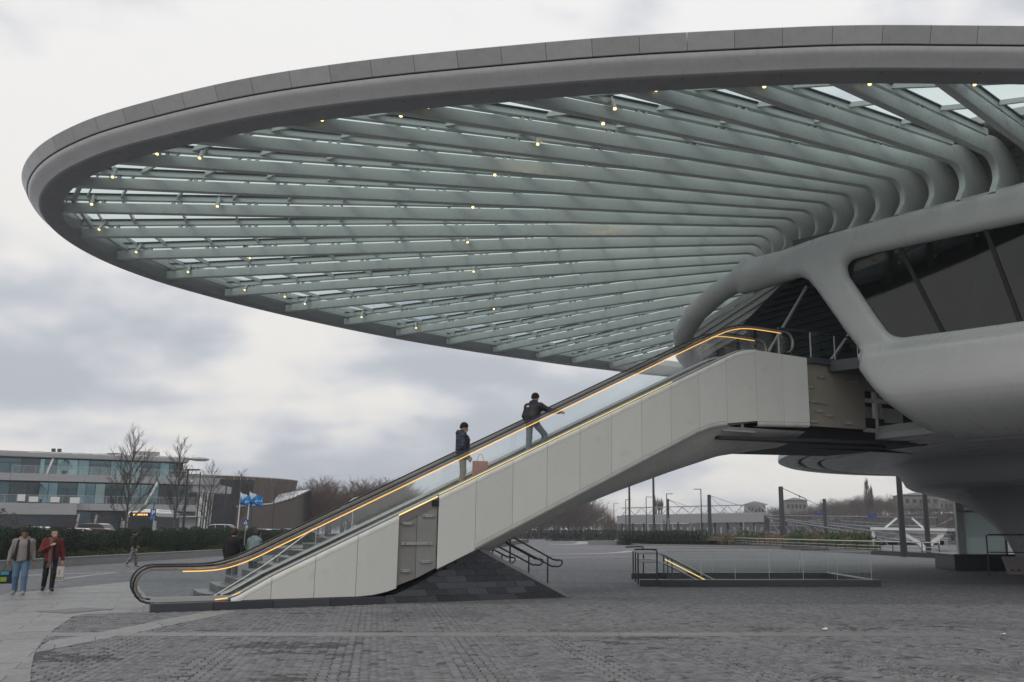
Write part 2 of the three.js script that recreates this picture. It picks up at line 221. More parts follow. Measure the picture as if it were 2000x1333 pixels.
{ // stone slabs, cut to the curved edges of their fields
  const lay = (region, w, d, turn, ox, oz, mats, y = .004) => {
    const c = Math.cos(turn), s = Math.sin(turn);
    for (let j = -30; j < 60; j++) for (let i = -40; i < 40; i++) {
      const o = (j & 1) * w * .5, q = [[i * w + o, j * d], [i * w + o + w - .009, j * d], [i * w + o + w - .009, j * d + d - .009], [i * w + o, j * d + d - .009]].map(([a, b]) => [ox + a * c - b * s, oz + a * s + b * c]);
      if (Math.min(...q.map((p) => p[1])) > -10.2 || q.every((p) => p[0] < p[1] * .68 - .8)) continue;
      const r = clip(region, q); if (r.length < 3) continue;
      const g = prism(r.map((p) => [p[0], -p[1]]), .03).rotateX(-Math.PI / 2).translate(0, y - .03 + rr(-.002, .002), 0);
      part('slab', g, mats[rnd() * mats.length | 0], ground);
    }
  };
  const sm = [M.slab, M.slabB, withMap(std(.235, .23, .232, .8), .7), withMap(std(.265, .262, .26, .82), .4)];
  const ccw = (P) => { let a = 0; P.forEach((p, i) => { const q = P[(i + 1) % P.length]; a += p[0] * q[1] - q[0] * p[1]; }); return a > 0 ? P : P.slice().reverse(); };
  lay(ccw(slabRegion), 1.25, .62, -.42, -12, -20, sm); lay(ccw(bandA), 1.1, 3, -.5, -8, -18, sm);
  for (let x = -14; x < 14; x += 1.0) part('drain_slab', box(.992, .03, Math.abs(drain[0][1] - drain[2][1]) - .01, x, -.011, (drain[0][1] + drain[2][1]) / 2), sm[rnd() < .5 ? 1 : 2], ground);
  // ribbed guiding strip in the slabs
  const P = onH(146, 1194, 0); const rib = []; for (let i = 0; i < 15; i++) rib.push(rbox(.03, .014, 1.1, .006, i * .065 - .45, .012, 0));
  const t = part('tactile_strip', merge(rib), M.kerb, ground); t.position.set(P.x, 0, P.z); t.rotation.y = -.42;
  // light bands of flat stone in the far plaza
  const band = (pts, w) => { const c = new THREE.CatmullRomCurve3(pts.map(([x, y]) => onH(x, y, 0))), L = [], R = []; for (let i = 0; i <= 40; i++) { const p = c.getPoint(i / 40), t = c.getTangent(i / 40); L.push([p.x - t.z * w, p.z + t.x * w]); R.unshift([p.x + t.z * w, p.z - t.x * w]); } return flat([...L, ...R], .006); };
  part('light_paving_band', [band([[985, 1083], [1100, 1083], [1190, 1081], [1236, 1077]], .55), band([[1075, 1065], [1115, 1064], [1138, 1061], [1118, 1058], [1040, 1057]], .9), band([[1000, 1072], [1080, 1070], [1180, 1072]], .3), band([[1240, 1092], [1400, 1094], [1600, 1095]], .3), band([[880, 1103], [1000, 1094], [1100, 1090], [1230, 1088]], .35)], withMap(std(.34, .34, .345, .85), .5), ground).userData.kind = 'structure';
  part('light_paving_band', [band([[0, 1128], [90, 1123], [180, 1120], [262, 1118], [330, 1112]], .35), band([[120, 1132], [200, 1122], [300, 1114], [420, 1098]], .2)], M.slab, ground).userData.kind = 'structure';
}
// ---------- canopy ----------
const CH = 12.5;
const ribS = [[8.62, 21.15], [6.03, 21.15], [3.41, 21.36], [.85, 21.64], [-1.98, 22.1], [-5.3, 22.75], [-8.35, 23.6], [-11.2, 24.75], [-14.1, 26.25], [-16.5, 28.2], [-18.2, 30.6], [-19.05, 33.4], [-19.1, 36.3], [-18.4, 39.25], [-17.0, 42.3], [-15.15, 45.4], [-13.0, 48.45], [-10.75, 51.2], [-8.3, 53.75], [-5.78, 56.05], [-3.26, 58.15], [-1.0, 60.0], [1.5, 61.75]];
const ribE = [[12.4, 24.9], [11.46, 25.4], [10.7, 26.1], [10.0, 26.8], [9.28, 27.45], [8.66, 28.1], [8.15, 28.8], [7.65, 29.6], [7.2, 30.4], [6.8, 31.25], [6.45, 32.15], [6.2, 33.25], [6.1, 34.3], [6.15, 35.5], [6.35, 36.75], [6.7, 37.75], [7.2, 38.9], [7.9, 39.95], [8.7, 41.0], [9.6, 42.0], [10.6, 43.1], [11.6, 44.2], [12.6, 45.2]];
const canopy = thing('station_canopy', 'huge white ribbed glass canopy with a curved rim cantilevering over the escalator', 'canopy', [6, 0, -34]);
{
  const C = new THREE.Group(), cp = (n, g, m) => { const o = part(n, g, m, canopy); o.position.set(-6, 0, 34); return o; };
  const cs = (n, g, m) => { const o = cp(n, g, m); o.userData.kind = 'stuff'; return o; };
  // rim: inner soffit edge curve, swept profile
  const S = [[19, 22.6], [16.6, 21.9], [14, 21.45], [11.3, 21.22], ...ribS, [4.3, 63.6], [8, 65.6], [12, 67.2], [17, 68.4]];
  const curve = new THREE.CatmullRomCurve3(S.map(([x, z]) => V(x, CH, -z)), false, 'centripetal'), N = 260, pts = [], nor = [];
  for (let i = 0; i <= N; i++) { const p = curve.getPointAt(i / N), t = curve.getTangentAt(i / N); pts.push(p); nor.push(V(-t.z, 0, t.x).normalize().multiplyScalar(-1)); }
  // outward = away from the ring's middle
  const out = (i) => { const n = nor[i], c = V(8, CH, -42).sub(pts[i]); return n.dot(c) > 0 ? n.clone().negate() : n; };
  const sweep = (prof) => { const rows = []; for (let i = 0; i <= N; i++) { const o = out(i); rows.push(prof.map(([d, y]) => pts[i].clone().addScaledVector(o, d).add(V(0, y, 0)))); } return skin(rows); };
  const bull = []; for (let a = 0; a <= 6; a++) { const q = a / 6 * .9; bull.push([.62 + .15 * Math.sin(q), .115 - .15 * Math.cos(q)]); } const fasc = [bull[bull.length - 1], [.90, .18], [1.0, .26], [1.06, .34], [1.075, .40]];
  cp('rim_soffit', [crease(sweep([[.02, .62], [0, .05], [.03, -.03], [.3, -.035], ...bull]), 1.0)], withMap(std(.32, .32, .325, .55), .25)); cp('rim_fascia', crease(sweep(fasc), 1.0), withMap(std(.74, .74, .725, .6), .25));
  cp('rim_groove', sweep([[1.072, .40], [1.03, .405], [1.035, .425], [1.09, .43]]), M.pole);
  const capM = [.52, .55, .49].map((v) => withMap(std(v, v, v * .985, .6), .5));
  // cap in separate plates with open joints
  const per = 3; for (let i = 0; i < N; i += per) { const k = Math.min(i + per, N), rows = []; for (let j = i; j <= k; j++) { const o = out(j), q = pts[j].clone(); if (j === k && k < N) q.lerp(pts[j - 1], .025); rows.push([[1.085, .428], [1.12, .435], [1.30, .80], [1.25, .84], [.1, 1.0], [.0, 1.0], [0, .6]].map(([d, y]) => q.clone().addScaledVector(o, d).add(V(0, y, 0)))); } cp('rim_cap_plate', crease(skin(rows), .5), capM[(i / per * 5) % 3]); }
  // ribs: deep rounded beams that bend down into the hall's rail
  const E = ribE.map((e) => e.slice()), St = ribS.map((s) => s.slice());
  St.unshift([13.8, 21.45], [11.25, 21.2]); E.unshift([14.2, 23.4], [13.3, 24.15]);
  const dirs = [], hw = .115, RD = .5;
  const prof = (w) => { const q = []; const r = .035; for (const [x, y, a] of [[w - r, r, -90], [w - r, RD - .04, 0], [-w + r, RD - .04, 90], [-w + r, r, 180]]) for (let k = 0; k <= 3; k++) { const t = (a + k * 30) * Math.PI / 180; q.push([x + r * Math.cos(t), y + r * Math.sin(t) * (y > .2 ? .5 : 1)]); } return q; };
  for (let i = 0; i < St.length; i++) {
    const a = V(St[i][0], CH, -St[i][1]), b = V(E[i][0], CH, -E[i][1]), d = V().subVectors(b, a).setY(0); const L = d.length(); d.normalize(); const n = V(-d.z, 0, d.x); dirs.push([a, b, d, n, L]);
    const path = [], R = .52;   // (s along, y, tilt of section)
    for (let k = 0; k <= 10; k++) path.push([-.25 + (L + .12 + .25) * k / 10, 0, 0]);
    const QE = 2.15; for (let k = 1; k <= 14; k++) { const q = k / 14 * QE; path.push([L + .12 + R * Math.sin(q), -R * (1 - Math.cos(q)), q]); }
    for (const t of [.18, .42]) path.push([L + .12 + R * Math.sin(QE) + t * Math.cos(QE), -R * (1 - Math.cos(QE)) - t * Math.sin(QE), QE]);
    const P = prof(hw), rows = path.map(([s, y, q]) => { const wide = 1 + .0 * s; return P.map(([x, h]) => { const hh = h * lerp(lerp(.70, 1.06, clamp(s / L)), 2.7, Math.min(1, q / 1.35)); return V(a.x + d.x * (s + hh * Math.sin(q)) + n.x * x * wide, CH + y + hh * Math.cos(q), a.z + d.z * (s + hh * Math.sin(q)) + n.z * x * wide); }); });
    cp('rib', crease(skin(rows, true), .5), M.rib);
    // glazing beam above, held off the rib by brackets
    cp('glazing_beam', [bar(V(a.x, CH + .56, a.z), V(b.x + d.x * .3, CH + .68, b.z + d.z * .3), .18, .2)], M.rib);
    const br = []; for (let s = 1.2; s < L - .3; s += 2.6) for (const o of [-.12, .12]) br.push(box(.1, .26, .12, a.x + d.x * (s + o), CH + .44 + .1 * s / L, a.z + d.z * (s + o), Math.atan2(-d.z, d.x))); if (br.length) cs('spacer_brackets', merge(br), M.galv);
  }
  // glass panes and crossbars between neighbouring ribs
  const GY = CH + .80;
  for (let i = 0; i < St.length - 1; i++) {
    const [a, b, d, , L] = dirs[i], [a2, b2, d2, , L2] = dirs[i + 1], k = Math.max(3, Math.round((L + L2) / 2 / 1.9));
    const at1 = (t) => a.clone().addScaledVector(d, L * t), at2 = (t) => a2.clone().addScaledVector(d2, L2 * t);
    for (let j = 0; j < k; j++) {
      const t0 = j / k, t1 = (j + 1) / k, q = [at1(t0), at2(t0), at2(t1), at1(t1)], c = q.reduce((s, p) => s.add(p), V(0, 0, 0)).multiplyScalar(.25);
      for (const p of q) { p.lerp(c, .012); } q.forEach((p, n) => { p.y = GY - .12 + .12 * (n < 2 ? t0 : t1); });
      const g = new THREE.BufferGeometry(), lo = q, F = [];
      const tri = (x, y, z) => F.push(...x.toArray(), ...y.toArray(), ...z.toArray());
      tri(lo[0], lo[1], lo[2]); tri(lo[0], lo[2], lo[3]);
      g.setAttribute('position', new THREE.Float32BufferAttribute(F, 3)); g.computeVertexNormals();
      cp('glass_pane', g, M.glassRoof);
      if (j) { const u = at1(t0).setY(CH + .60 + .12 * t0), w = at2(t0).setY(CH + .60 + .12 * t0), e = V().subVectors(w, u).normalize().multiplyScalar(.1); cp('crossbar', bar(u.add(e), w.sub(e), .07, .14), M.rib); }
    }
    // gutter frame along the rim in each bay, dark gaskets along the beams
    const gl = []; for (const [p, q2, s] of [[a, b, 1], [a2, b2, -1]]) { const dd = V().subVectors(q2, p).setY(0).normalize(), nn = V(-dd.z, 0, dd.x), m = at1(.5).add(at2(.5)).multiplyScalar(.5).sub(p), sg = Math.sign(nn.dot(m)); gl.push(bar(p.clone().addScaledVector(nn, sg * .12).setY(CH + .655), q2.clone().addScaledVector(nn, sg * .12).setY(CH + .775), .035, .05)); }
    cp('gasket', merge(gl), M.dark);
    cp('gutter_frame', [bar(at1(.012).setY(CH + .46), at2(.012).setY(CH + .46), .12, .16), bar(at1(.03).setY(CH + .6), at2(.03).setY(CH + .6), .05, .1)], M.rib);
  }
  // opaque hall roof where the ribs end
  const roof = [...E.map(([x, z]) => [x + .3, -z]), [22, -50], [40, -50], [40, -19], [17.5, -21.5]]; const rg = prism(roof.map(([x, z]) => [x, -z]), .25).rotateX(-Math.PI / 2).translate(0, CH + .98, 0); cp('roof_deck', rg, M.shell);
}
{ // spotlights clipped to the ribs
  const head = (() => { const p = [[.0, -.16], [.055, -.16], [.062, -.15], [.062, .13], [.05, .15], [0, .15]]; return new THREE.LatheGeometry(p.map(([x, y]) => new THREE.Vector2(x, y)), 14); })();
  const proto = thing('spotlight', 'small grey cylinder spotlight with warm glowing lens clipped to a canopy rib', 'spotlight', [0, 0, 0], 0, 'spotlights on the canopy ribs');
  part('housing', head, M.galv, proto).rotation.x = -.5; const lens = part('lens', new THREE.CylinderGeometry(.042, .042, .012, 14).translate(0, -.168, 0), M.lamp, proto); lens.rotation.x = -.5;
  part('bracket', [box(.05, .2, .05, 0, .12, -.08), box(.14, .12, .06, 0, .14, -.13)], M.galv, proto);
  const px = [[632, 236], [838, 211], [1055, 192], [1280, 178], [1492, 171], [1700, 166], [1900, 167], [450, 263], [311, 302], [393, 310], [220, 347], [179, 400], [197, 449], [269, 493], [368, 532], [476, 493], [490, 505], [425, 404], [480, 567], [545, 573], [597, 594], [707, 620], [812, 641], [557, 580], [965, 343], [924, 406], [912, 474], [926, 531], [957, 596], [964, 604], [1050, 283], [1198, 214], [1175, 243], [783, 228], [587, 245]];
  const ord = ['first', 'second', 'third', 'fourth', 'fifth', 'sixth', 'seventh', 'eighth', 'ninth', 'tenth', 'eleventh', 'twelfth', 'thirteenth', 'fourteenth', 'fifteenth', 'sixteenth', 'seventeenth', 'eighteenth', 'nineteenth', 'twentieth'], rowOf = (x, y) => y < 270 && (y < 240 && x < 1100 && x > 600 && y < 260 && y - 236 + (x - 632) * .09 < 12 || x > 1250 || x === 450) ? 'along the near rim' : x < 420 && y < 600 && !(x > 380 && y < 330) || (x > 440 && x < 830 && y > 560 && x !== 545 && x !== 557) ? 'along the far rim' : 'in the middle of the canopy';
  const spotLabel = (i, x, y) => { const r = rowOf(x, y), l = px.filter((p) => rowOf(...p) === r).sort((p, q) => p[0] - q[0] || p[1] - q[1]); return `small warm spotlight, ${ord[l.findIndex((p) => p[0] === x && p[1] === y)] ?? 'last'} from the left ${r}`; };
  px.forEach(([x, y], i) => { const p = onH(x, y, CH + .22); const o = i ? proto.clone() : proto; if (i) { o.name = numbered('spotlight'); scene.add(o); } o.position.set(p.x, p.y + .15, p.z); o.userData.label = spotLabel(i, x, y); o.rotation.y = rr(-.5, .5) + (i < 7 ? Math.PI : 0) * 0; o.scale.setScalar(1.15); });
  for (const [x, y] of [[1190, 420], [1050, 292], [1175, 236]]) { const p = onH(x, y, CH + .55), l = new THREE.SpotLight(new THREE.Color(1, .66, .3), 14, 6, .5, .7); const q = onH(x + 4, y + 9, CH + .1); l.position.set(p.x, p.y, p.z + .2); l.target.position.set(q.x, q.y, q.z); l.castShadow = true; scene.add(l, l.target); }
}
// ---------- station hall: facade shell, window, hull, underside, trumpet leg ----------
const station = thing('station_hall', 'sculpted white station hall with slanting dark window above a bulging hull', 'station', [12.4, 0, -25], -.7076);
{
  // facade in local metres: x to the right along it, y up, z outwards
  const outline = [[-9.6, 11.05], [-8.3, 10.98], [-6.4, 11.17], [-4.6, 11.29], [-3, 11.36], [0, 11.48], [9, 11.75], [9, 4.42], [-2, 4.42], [-3.24, 4.5], [-3.62, 4.78], [-4.33, 5.5], [-4.75, 6.05], [-5.08, 6.55], [-5.03, 6.95], [-5.67, 7.9], [-6.15, 8.7], [-6.65, 9.5], [-6.95, 9.9], [-7.25, 10.05], [-8.2, 10.02], [-9.6, 9.9]];
  const hole = [[-5.45, 10.36], [-5.66, 10.2], [-5.73, 9.98], [-5.66, 9.66], [-4.81, 8.15], [-4.48, 7.62], [-4.25, 7.42], [-3.9, 7.33], [-2, 7.32], [7.6, 7.36], [7.8, 7.7], [7.8, 10.3], [7.3, 10.5], [0, 10.46], [-3, 10.45], [-4.66, 10.43]];
  const nose = [[-8.3, 10.5, -.35], [-9.71, 10.42, -.5], [-10.84, 10.12, -.75], [-12.0, 9.62, -1.05], [-12.95, 9.05, -1.6], [-13.35, 8.45, -2.3], [-13.3, 7.9, -3.1], [-12.6, 7.45, -3.5], [-10.5, 7.1, -3.6], [-8, 7.0, -3.6]];
  const zc = (x, y) => { let z = 0; z += .5 * sstep(7.36, 6.86, y) ; z += .05 * sstep(6.9, 6.0, y); z -= 1.5 * Math.pow(clamp((5.9 - y) / 1.5), 2.2); z -= .25 * sstep(-6, -9.5, x); z -= .10 * sstep(11.1, 11.6, y); return z; };
  const f = (x, y, z) => {
    let d = 9;
    if (x > -10.6) {
      const s = Math.max(sd2(x, y, outline) - .06, -sd2(x, y, hole) - .15), zz = z - zc(x, y), t = Math.abs(zz + .25) - .28;
      // window reveal widens outwards
      d = smax(s * .95, t, .34);
    }
    let n = 9; for (let i = 0; i < nose.length - 1; i++) n = Math.min(n, caps(x, y, z, nose[i], nose[i + 1], .40, .39));
    return smin(d, n, .32);
  };
  const shell = nets(f, [-14.2, 4.2, -4.3], [9.2, 12.2, .95], .095);
  part('facade_shell', shell, M.shell, station);
  // recessed dark panes between slanting mullions
  const gz = -.3, xm = (x0, x1, y) => lerp(x0, x1, (10.5 - y) / 3.15);
  const edges = [[-6.3, -4.6], [-3.92, -2.62], [-1.29, -.48], [1.6, 1.9], [4.4, 4.5], [7.9, 7.9]];
  for (let i = 0; i < edges.length - 1; i++) { const [a, b] = edges[i], [c, d] = edges[i + 1]; part('window_pane', prism([[a, 10.6], [b, 7.25], [d, 7.25], [c, 10.6]].reverse(), .012).translate(0, 0, gz), M.glassDark, station); }
  for (const [a, b] of edges.slice(1, -1)) part('mullion', bar(V(a, 10.55, gz + .03), V(b, 7.25, gz + .03), .09, .12), M.black, station);
  // rooms behind: floor, back wall, ceiling, leaning columns
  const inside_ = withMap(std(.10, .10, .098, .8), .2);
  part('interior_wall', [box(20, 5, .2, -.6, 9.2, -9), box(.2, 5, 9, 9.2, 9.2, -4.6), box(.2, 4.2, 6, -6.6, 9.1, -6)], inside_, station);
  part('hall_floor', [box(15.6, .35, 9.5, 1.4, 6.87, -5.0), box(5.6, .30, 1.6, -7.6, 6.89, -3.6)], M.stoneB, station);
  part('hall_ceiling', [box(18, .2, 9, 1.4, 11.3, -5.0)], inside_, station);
  for (const x of [-2.6, -.2, 2.6, 5.4]) part('leaning_column', bar(V(x - .5, 7, -3.4), V(x + 1.1, 11.3, -2.2), .28, .5), M.white, station);
  // boards lining the inside of the nose, following its rail
  for (let i = 0; i < 6; i++) { const y0 = 8.28 + i * .21, y1 = 9.72 + i * .25; part('lining_board', bar(V(-13.4, y0 - .12, -2.75 + i * .06), V(-8.1, y1 + .2, -2.3 + i * .06), .05, .2), i === 1 ? M.white : M.shell, station); }
  part('lining_wall', prism([[-13.0, 7.2], [-10.2, 7.2], [-6.2, 7.2], [-6.2, 11.3], [-8.5, 11.2], [-13.1, 9.5]], .1).translate(0, 0, -3.15), inside_, station);
  // dark louvred glazing beyond the landing with slanting struts
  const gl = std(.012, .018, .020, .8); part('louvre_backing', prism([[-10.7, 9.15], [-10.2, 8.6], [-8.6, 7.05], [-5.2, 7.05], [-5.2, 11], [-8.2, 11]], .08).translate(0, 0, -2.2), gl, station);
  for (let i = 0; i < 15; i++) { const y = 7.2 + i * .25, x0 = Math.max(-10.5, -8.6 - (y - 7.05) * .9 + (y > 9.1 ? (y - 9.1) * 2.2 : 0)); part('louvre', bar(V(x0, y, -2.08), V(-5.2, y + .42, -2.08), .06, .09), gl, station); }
  for (const [x0, y0, x1, y1] of [[-7.75, 10.05, -10.0, 7.1], [-5.9, 8.6, -7.3, 7.0]]) part('strut', rod(V(x0, y0, -1.7), V(x1, y1, -1.7), .06), M.shell, station);
  part('end_knob', new THREE.SphereGeometry(.2, 20, 14).scale(1, 1, .8).translate(-5.1, 6.98, -.05), M.white, station);
}
{ // saucer-shaped underside, rings and the flared leg: one turned body about the hall's middle
  const sd = (n, g, m) => { const o = part(n, g, m, station); o.rotation.y = .7076; const q = V(-12.4, 0, 25).applyAxisAngle(V(0, 1, 0), .7076); o.position.copy(q); return o; };
  // plan ellipse of the disc edge, axis along the near facade's mirror line
  const ring = (k, y) => { const r = []; for (let i = 0; i <= 72; i++) { const a = i / 72 * 2 * Math.PI; const ex = Math.sign(Math.cos(a)) * Math.pow(Math.abs(Math.cos(a)), .86), ez = Math.sign(Math.sin(a)) * Math.pow(Math.abs(Math.sin(a)), 1.0); r.push(V(20.4 + (-12.3 * ex) * k, y, -(37.6 + 13.2 * ez * k + 6.2 * ex * -.0 * k + (1 - Math.abs(ex)) * 0))); } return r; };
  const rows = [[1.0, 5.1], [1.012, 4.85], [1.012, 4.66], [1.0, 4.6], [.955, 4.6], [.95, 4.68], [.925, 4.68], [.92, 4.58], [.885, 4.54], [.88, 4.62], [.862, 4.62], [.855, 4.52], [.7, 4.42], [.55, 4.33]].map(([k, y]) => ring(k, y));
  sd('underside_disc', crease(skin(rows, false), .5), withMap(std(.6, .6, .6, .5), .1));
  for (const [k, y] of [[.9, 4.615], [.871, 4.6], [.938, 4.655]]) sd('ring_groove', skin([ring(k - .005, y), ring(k + .005, y)]), M.black);
  sd('disc_top', crease(skin([[.05, 5.1], [1, 5.1]].map(([k, y]) => ring(k, y))), .5), M.dark);
  const cx = 21, cz = -38, leg = [[3.35, -.1], [3.45, .3], [3.9, 1.3], [4.35, 1.9], [4.9, 2.4], [5.6, 2.85], [6.4, 3.12], [7.0, 3.28], [7.5, 3.4], [7.75, 3.55], [7.9, 3.85], [8.15, 4.2], [8.6, 4.5]];
  sd('flared_leg', crease(new THREE.LatheGeometry(leg.map(([r, y]) => new THREE.Vector2(r, y)), 64), 1.2).translate(cx, 0, cz), withMap(std(.42, .425, .43, .5), .1));
}
const FX = 0.4842, ESC0 = [-9.27, 0, -20.35], PHI = 27.5 * Math.PI / 180;
// ---------- escalator ----------
const topLine = [[1.55, .21], [1.75, .28], [2.1, .48], [2.43, .67], [15.2, 6.84], [15.55, 6.99], [15.85, 7.08], [16.19, 7.13], [16.3, 7.1], [18.2, 7.03], [24, 6.98]];
const T = (x) => poly(topLine, x), botLine = [[1.55, .185], [4.4, .185], [4.75, .21], [5.1, .28], [5.6, .45], [6.28, .77], [7.24, 1.21], [14.0, 4.45], [14.4, 4.6], [14.8, 4.7], [15.2, 4.75], [18.3, 4.86]];
const Bt = (x) => poly(botLine, x);
const handLine = (() => { const p = []; for (let a = -100; a <= 90; a += 12) { const t = -a * Math.PI / 180 - Math.PI / 2 * 0; p.push([.02 - .385 * Math.cos((a - 0) * Math.PI / 180), .545 + .385 * Math.sin(a * Math.PI / 180)]); } p.push([.6, .93], [1.05, .935], [1.4, .97], [1.75, 1.07], [2.1, 1.22], [2.6, 1.475]); const x0 = 2.6, y0 = 1.475, x1 = 14.6, y1 = 7.44; p.push([6, lerp(y0, y1, (6 - x0) / 12)], [10, lerp(y0, y1, (10 - x0) / 12)], [x1, y1], [15.0, 7.63], [15.4, 7.79], [15.8, 7.89], [16.2, 7.93], [16.7, 7.93], [17.4, 7.91]); for (let a = 80; a >= -80; a -= 16) p.push([17.55 + .36 * Math.cos(a * Math.PI / 180), 7.53 + .38 * Math.sin(a * Math.PI / 180)]); return p; })();
const handUp = handLine.filter((p, i) => i >= 16 && p[0] >= 0 && !(p[0] > 17.45));
const HL = (x) => poly(handUp, x);
const esc = thing('escalator', 'long white clad escalator with glass sides and glowing orange handrail strip rising to the station', 'escalator', ESC0, PHI);
{
  const P = (n, g, m) => part(n, g, m, esc);
  // kerb of dark stone blocks at the foot, sweeping up under the cladding
  const kb = [0, 1.25, 2.5, 3.75, 5.0]; for (let i = 0; i < 4; i++) P('kerb_block', rbox(kb[i + 1] - kb[i] - .006, .19, .28, .012, (kb[i] + kb[i + 1]) / 2, .075, -.09), i % 2 ? M.stone : M.stoneB);
  P('floor_plate', box(1.9, .03, 1.5, 1.1, .172, -1.0), M.galv); P('skirt_plate', box(1.9, .1, .06, .95, .235, -.24), M.steel);
  // near cladding: flat panels, rounded copings above and rounded sills below, open joints between
  const J = [1.6, 2.44, 3.38, 4.33, 5.30, 6.28, 7.25, 8.25, 9.22, 10.19, 11.16, 12.13, 13.1, 14.08, 15.08, 16.17, 17.2, 18.2], mats = [M.panel, M.panelB, M.panelC];
  const xs = (a, b) => { const r = [a]; for (let k = 1; k < 8; k++) r.push(lerp(a, b, k / 8)); r.push(b); return r; };
  for (let i = 0; i < J.length - 1; i++) {
    if (i === 4) continue;
    const a = J[i] + .004, b = J[i + 1] - .004, X = xs(a, b), m = mats[(i * 7 + 1) % 3], z0 = rr(-.004, .004), lo = a > 7.2 ? .13 : 0, hi = i < 14 ? .135 : 0;
    if (i < 14 || i > 14) P('panel', crease(prism([...X.map((x) => [x, Math.min(Bt(x) + lo, T(x) - hi - .002)]), ...X.slice().reverse().map((x) => [x, T(x) - hi])], .03, .006), .12).translate(0, 0, -.03 + z0), m);
    if (i === 14) P('panel', crease(prism([...X.map((x) => [x, lerp(4.80, 4.93, (x - a) / (b - a))]), ...X.slice().reverse().map((x) => [x, T(x) - .135])], .03, .006), .12).translate(0, 0, -.03 + z0), m);
    if (i < 15) { const rows = X.map((x) => { const y = T(x), q = [V(x, y - .13, z0)]; for (let k = 0; k <= 6; k++) { const t = k / 6 * Math.PI / 2; q.push(V(x, y - .085 + .085 * Math.sin(t), z0 - .085 * (1 - Math.cos(t)))); } q.push(V(x, y, -.2)); q.push(V(x, y - .05, -.2)); return q; }); P('coping', crease(skin(rows), .7), m); }
    if (a > 7.2 && i < 14 || i > 14) { const rows = X.map((x) => { const y = Bt(x), q = [V(x, y + .124, z0)]; for (let k = 0; k <= 8; k++) { const t = k / 8 * 2.2; q.push(V(x, y + .08 - .1 * Math.sin(t) , z0 - .1 * (1 - Math.cos(t)))); } q.push(V(x, y + .02, -.3)); return q; }); P('sill', crease(skin(rows), .7), m); }
    if (i < 14) P('seam_back', prism([[a - .01, T(a) - .2], [b + .01, T(b) - .2], [b + .01, T(b) - .1], [a - .01, T(a) - .1]], .02).translate(0, 0, -.06), M.dark);
  }
  P('backing', prism([...xs(1.7, 18.1).map((x) => [x, Bt(x) + .1 + .0]), ...xs(1.7, 18.1).reverse().map((x) => [x, T(x) - .1])], .06).translate(0, 0, -.17), M.concrete);
  // opening in the cladding: bare plates with fixing rails
  P('bare_plate', prism([[5.31, .40], [5.76, .56], [5.76, 2.2], [5.31, 2.0]], .02).translate(0, 0, -.09), M.concrete); P('bare_plate', prism([[5.77, .56], [6.27, .80], [6.27, 2.45], [5.77, 2.22]], .02).translate(0, 0, -.08), withMap(std(.27, .27, .26, .8), .5));
  P('deck_edge', bar(V(5.28, T(5.28) - .12, -.06), V(6.29, T(6.29) - .12, -.06), .02, .2), withMap(std(.20, .17, .17, .5), .5));
  const rail = (x, y, w, z = -.05) => { P('fixing_rail', [box(w, .05, .05, x, y, z), box(w, .015, .07, x, y + .03, z)], M.galv); P('bolt', [box(.02, .02, .02, x - w * .38, y, z + .03), box(.02, .02, .02, x + w * .38, y, z + .03)], M.dark); };
  rail(5.52, 1.86, .28); rail(6.04, 2.04, .3); rail(5.77, 1.38, .78); rail(6.0, .95, .29); rail(5.52, .74, .25);
  // bare concrete end by the hall with fixings
  P('bare_concrete', [prism([[18.24, 4.95], [20.7, 4.95], [20.75, 6.25], [21.6, 6.2], [21.9, 6.6], [21.4, 6.95], [18.24, 6.98]].map((p) => [p[0], p[1] - .03]), .12).translate(0, 0, -.34)], M.rust);
  for (const [x, y] of [[18.9, 6.5], [18.45, 6.15], [20.3, 6.45], [18.75, 5.4], [18.5, 5.05], [19.2, 5.28], [19.95, 5.08], [18.55, 5.68], [18.95, 5.66], [18.75, 5.67]]) rail(x, y, .36, -.2);
  P('deck_slab', [prism([[16.3, 6.95], [22.6, 6.9], [22.6, 7.1], [20.9, 7.13], [16.3, 7.11]], 1.9).translate(0, 0, -2.1), box(3.9, .16, .2, 20.2, 6.99, -.16)], M.stoneB);
  for (const [a, b] of [[[20.9, 5.95, -.6], [23.0, 5.95, -.6]], [[20.9, 4.95, -.6], [22.9, 4.95, -.6]], [[21.55, 4.75, -.62], [21.55, 6.25, -.62]], [[20.6, 4.72, -1.3], [23.5, 4.72, -1.3]]]) P('steel_beam', bar(V(...a), V(...b), .13, .13), M.whitePaint);
  P('duct', [box(1.9, .5, .5, 22.2, 5.55, -1.2), rod(V(21.9, 5.2, -.8), V(21.9, 6.2, -.8), .1)], M.shell);
  P('cable_tray', [box(1.2, .06, .25, 15.6, 4.62, -.3), box(.1, .2, .1, 15.75, 4.78, -.25), box(.06, .22, .06, 15.25, 4.76, -.22)], M.galv);
  // underside: belly curving down to a keel
  const keel = [[6.2, .25], [7.6, .84], [9.0, 1.51], [10.5, 2.2], [12.2, 2.82], [13.95, 3.40], [15.8, 3.97], [17.2, 4.2], [18.6, 4.4]], K = (x) => poly(keel, x), rows = [];
  for (let x = 6.4; x <= 18.4; x += .3) { const y0 = Math.min(Bt(x) + .03, 4.72), y1 = K(x), q = []; for (let k = 0; k <= 16; k++) { const t = k / 16; q.push(V(x, lerp(y0, y1, Math.sin(t * Math.PI)) , -.12 - t * 3.16 + .0)); } rows.push(q); }
  P('belly', skin(rows), withMap(std(.70, .695, .655, .7), .25));
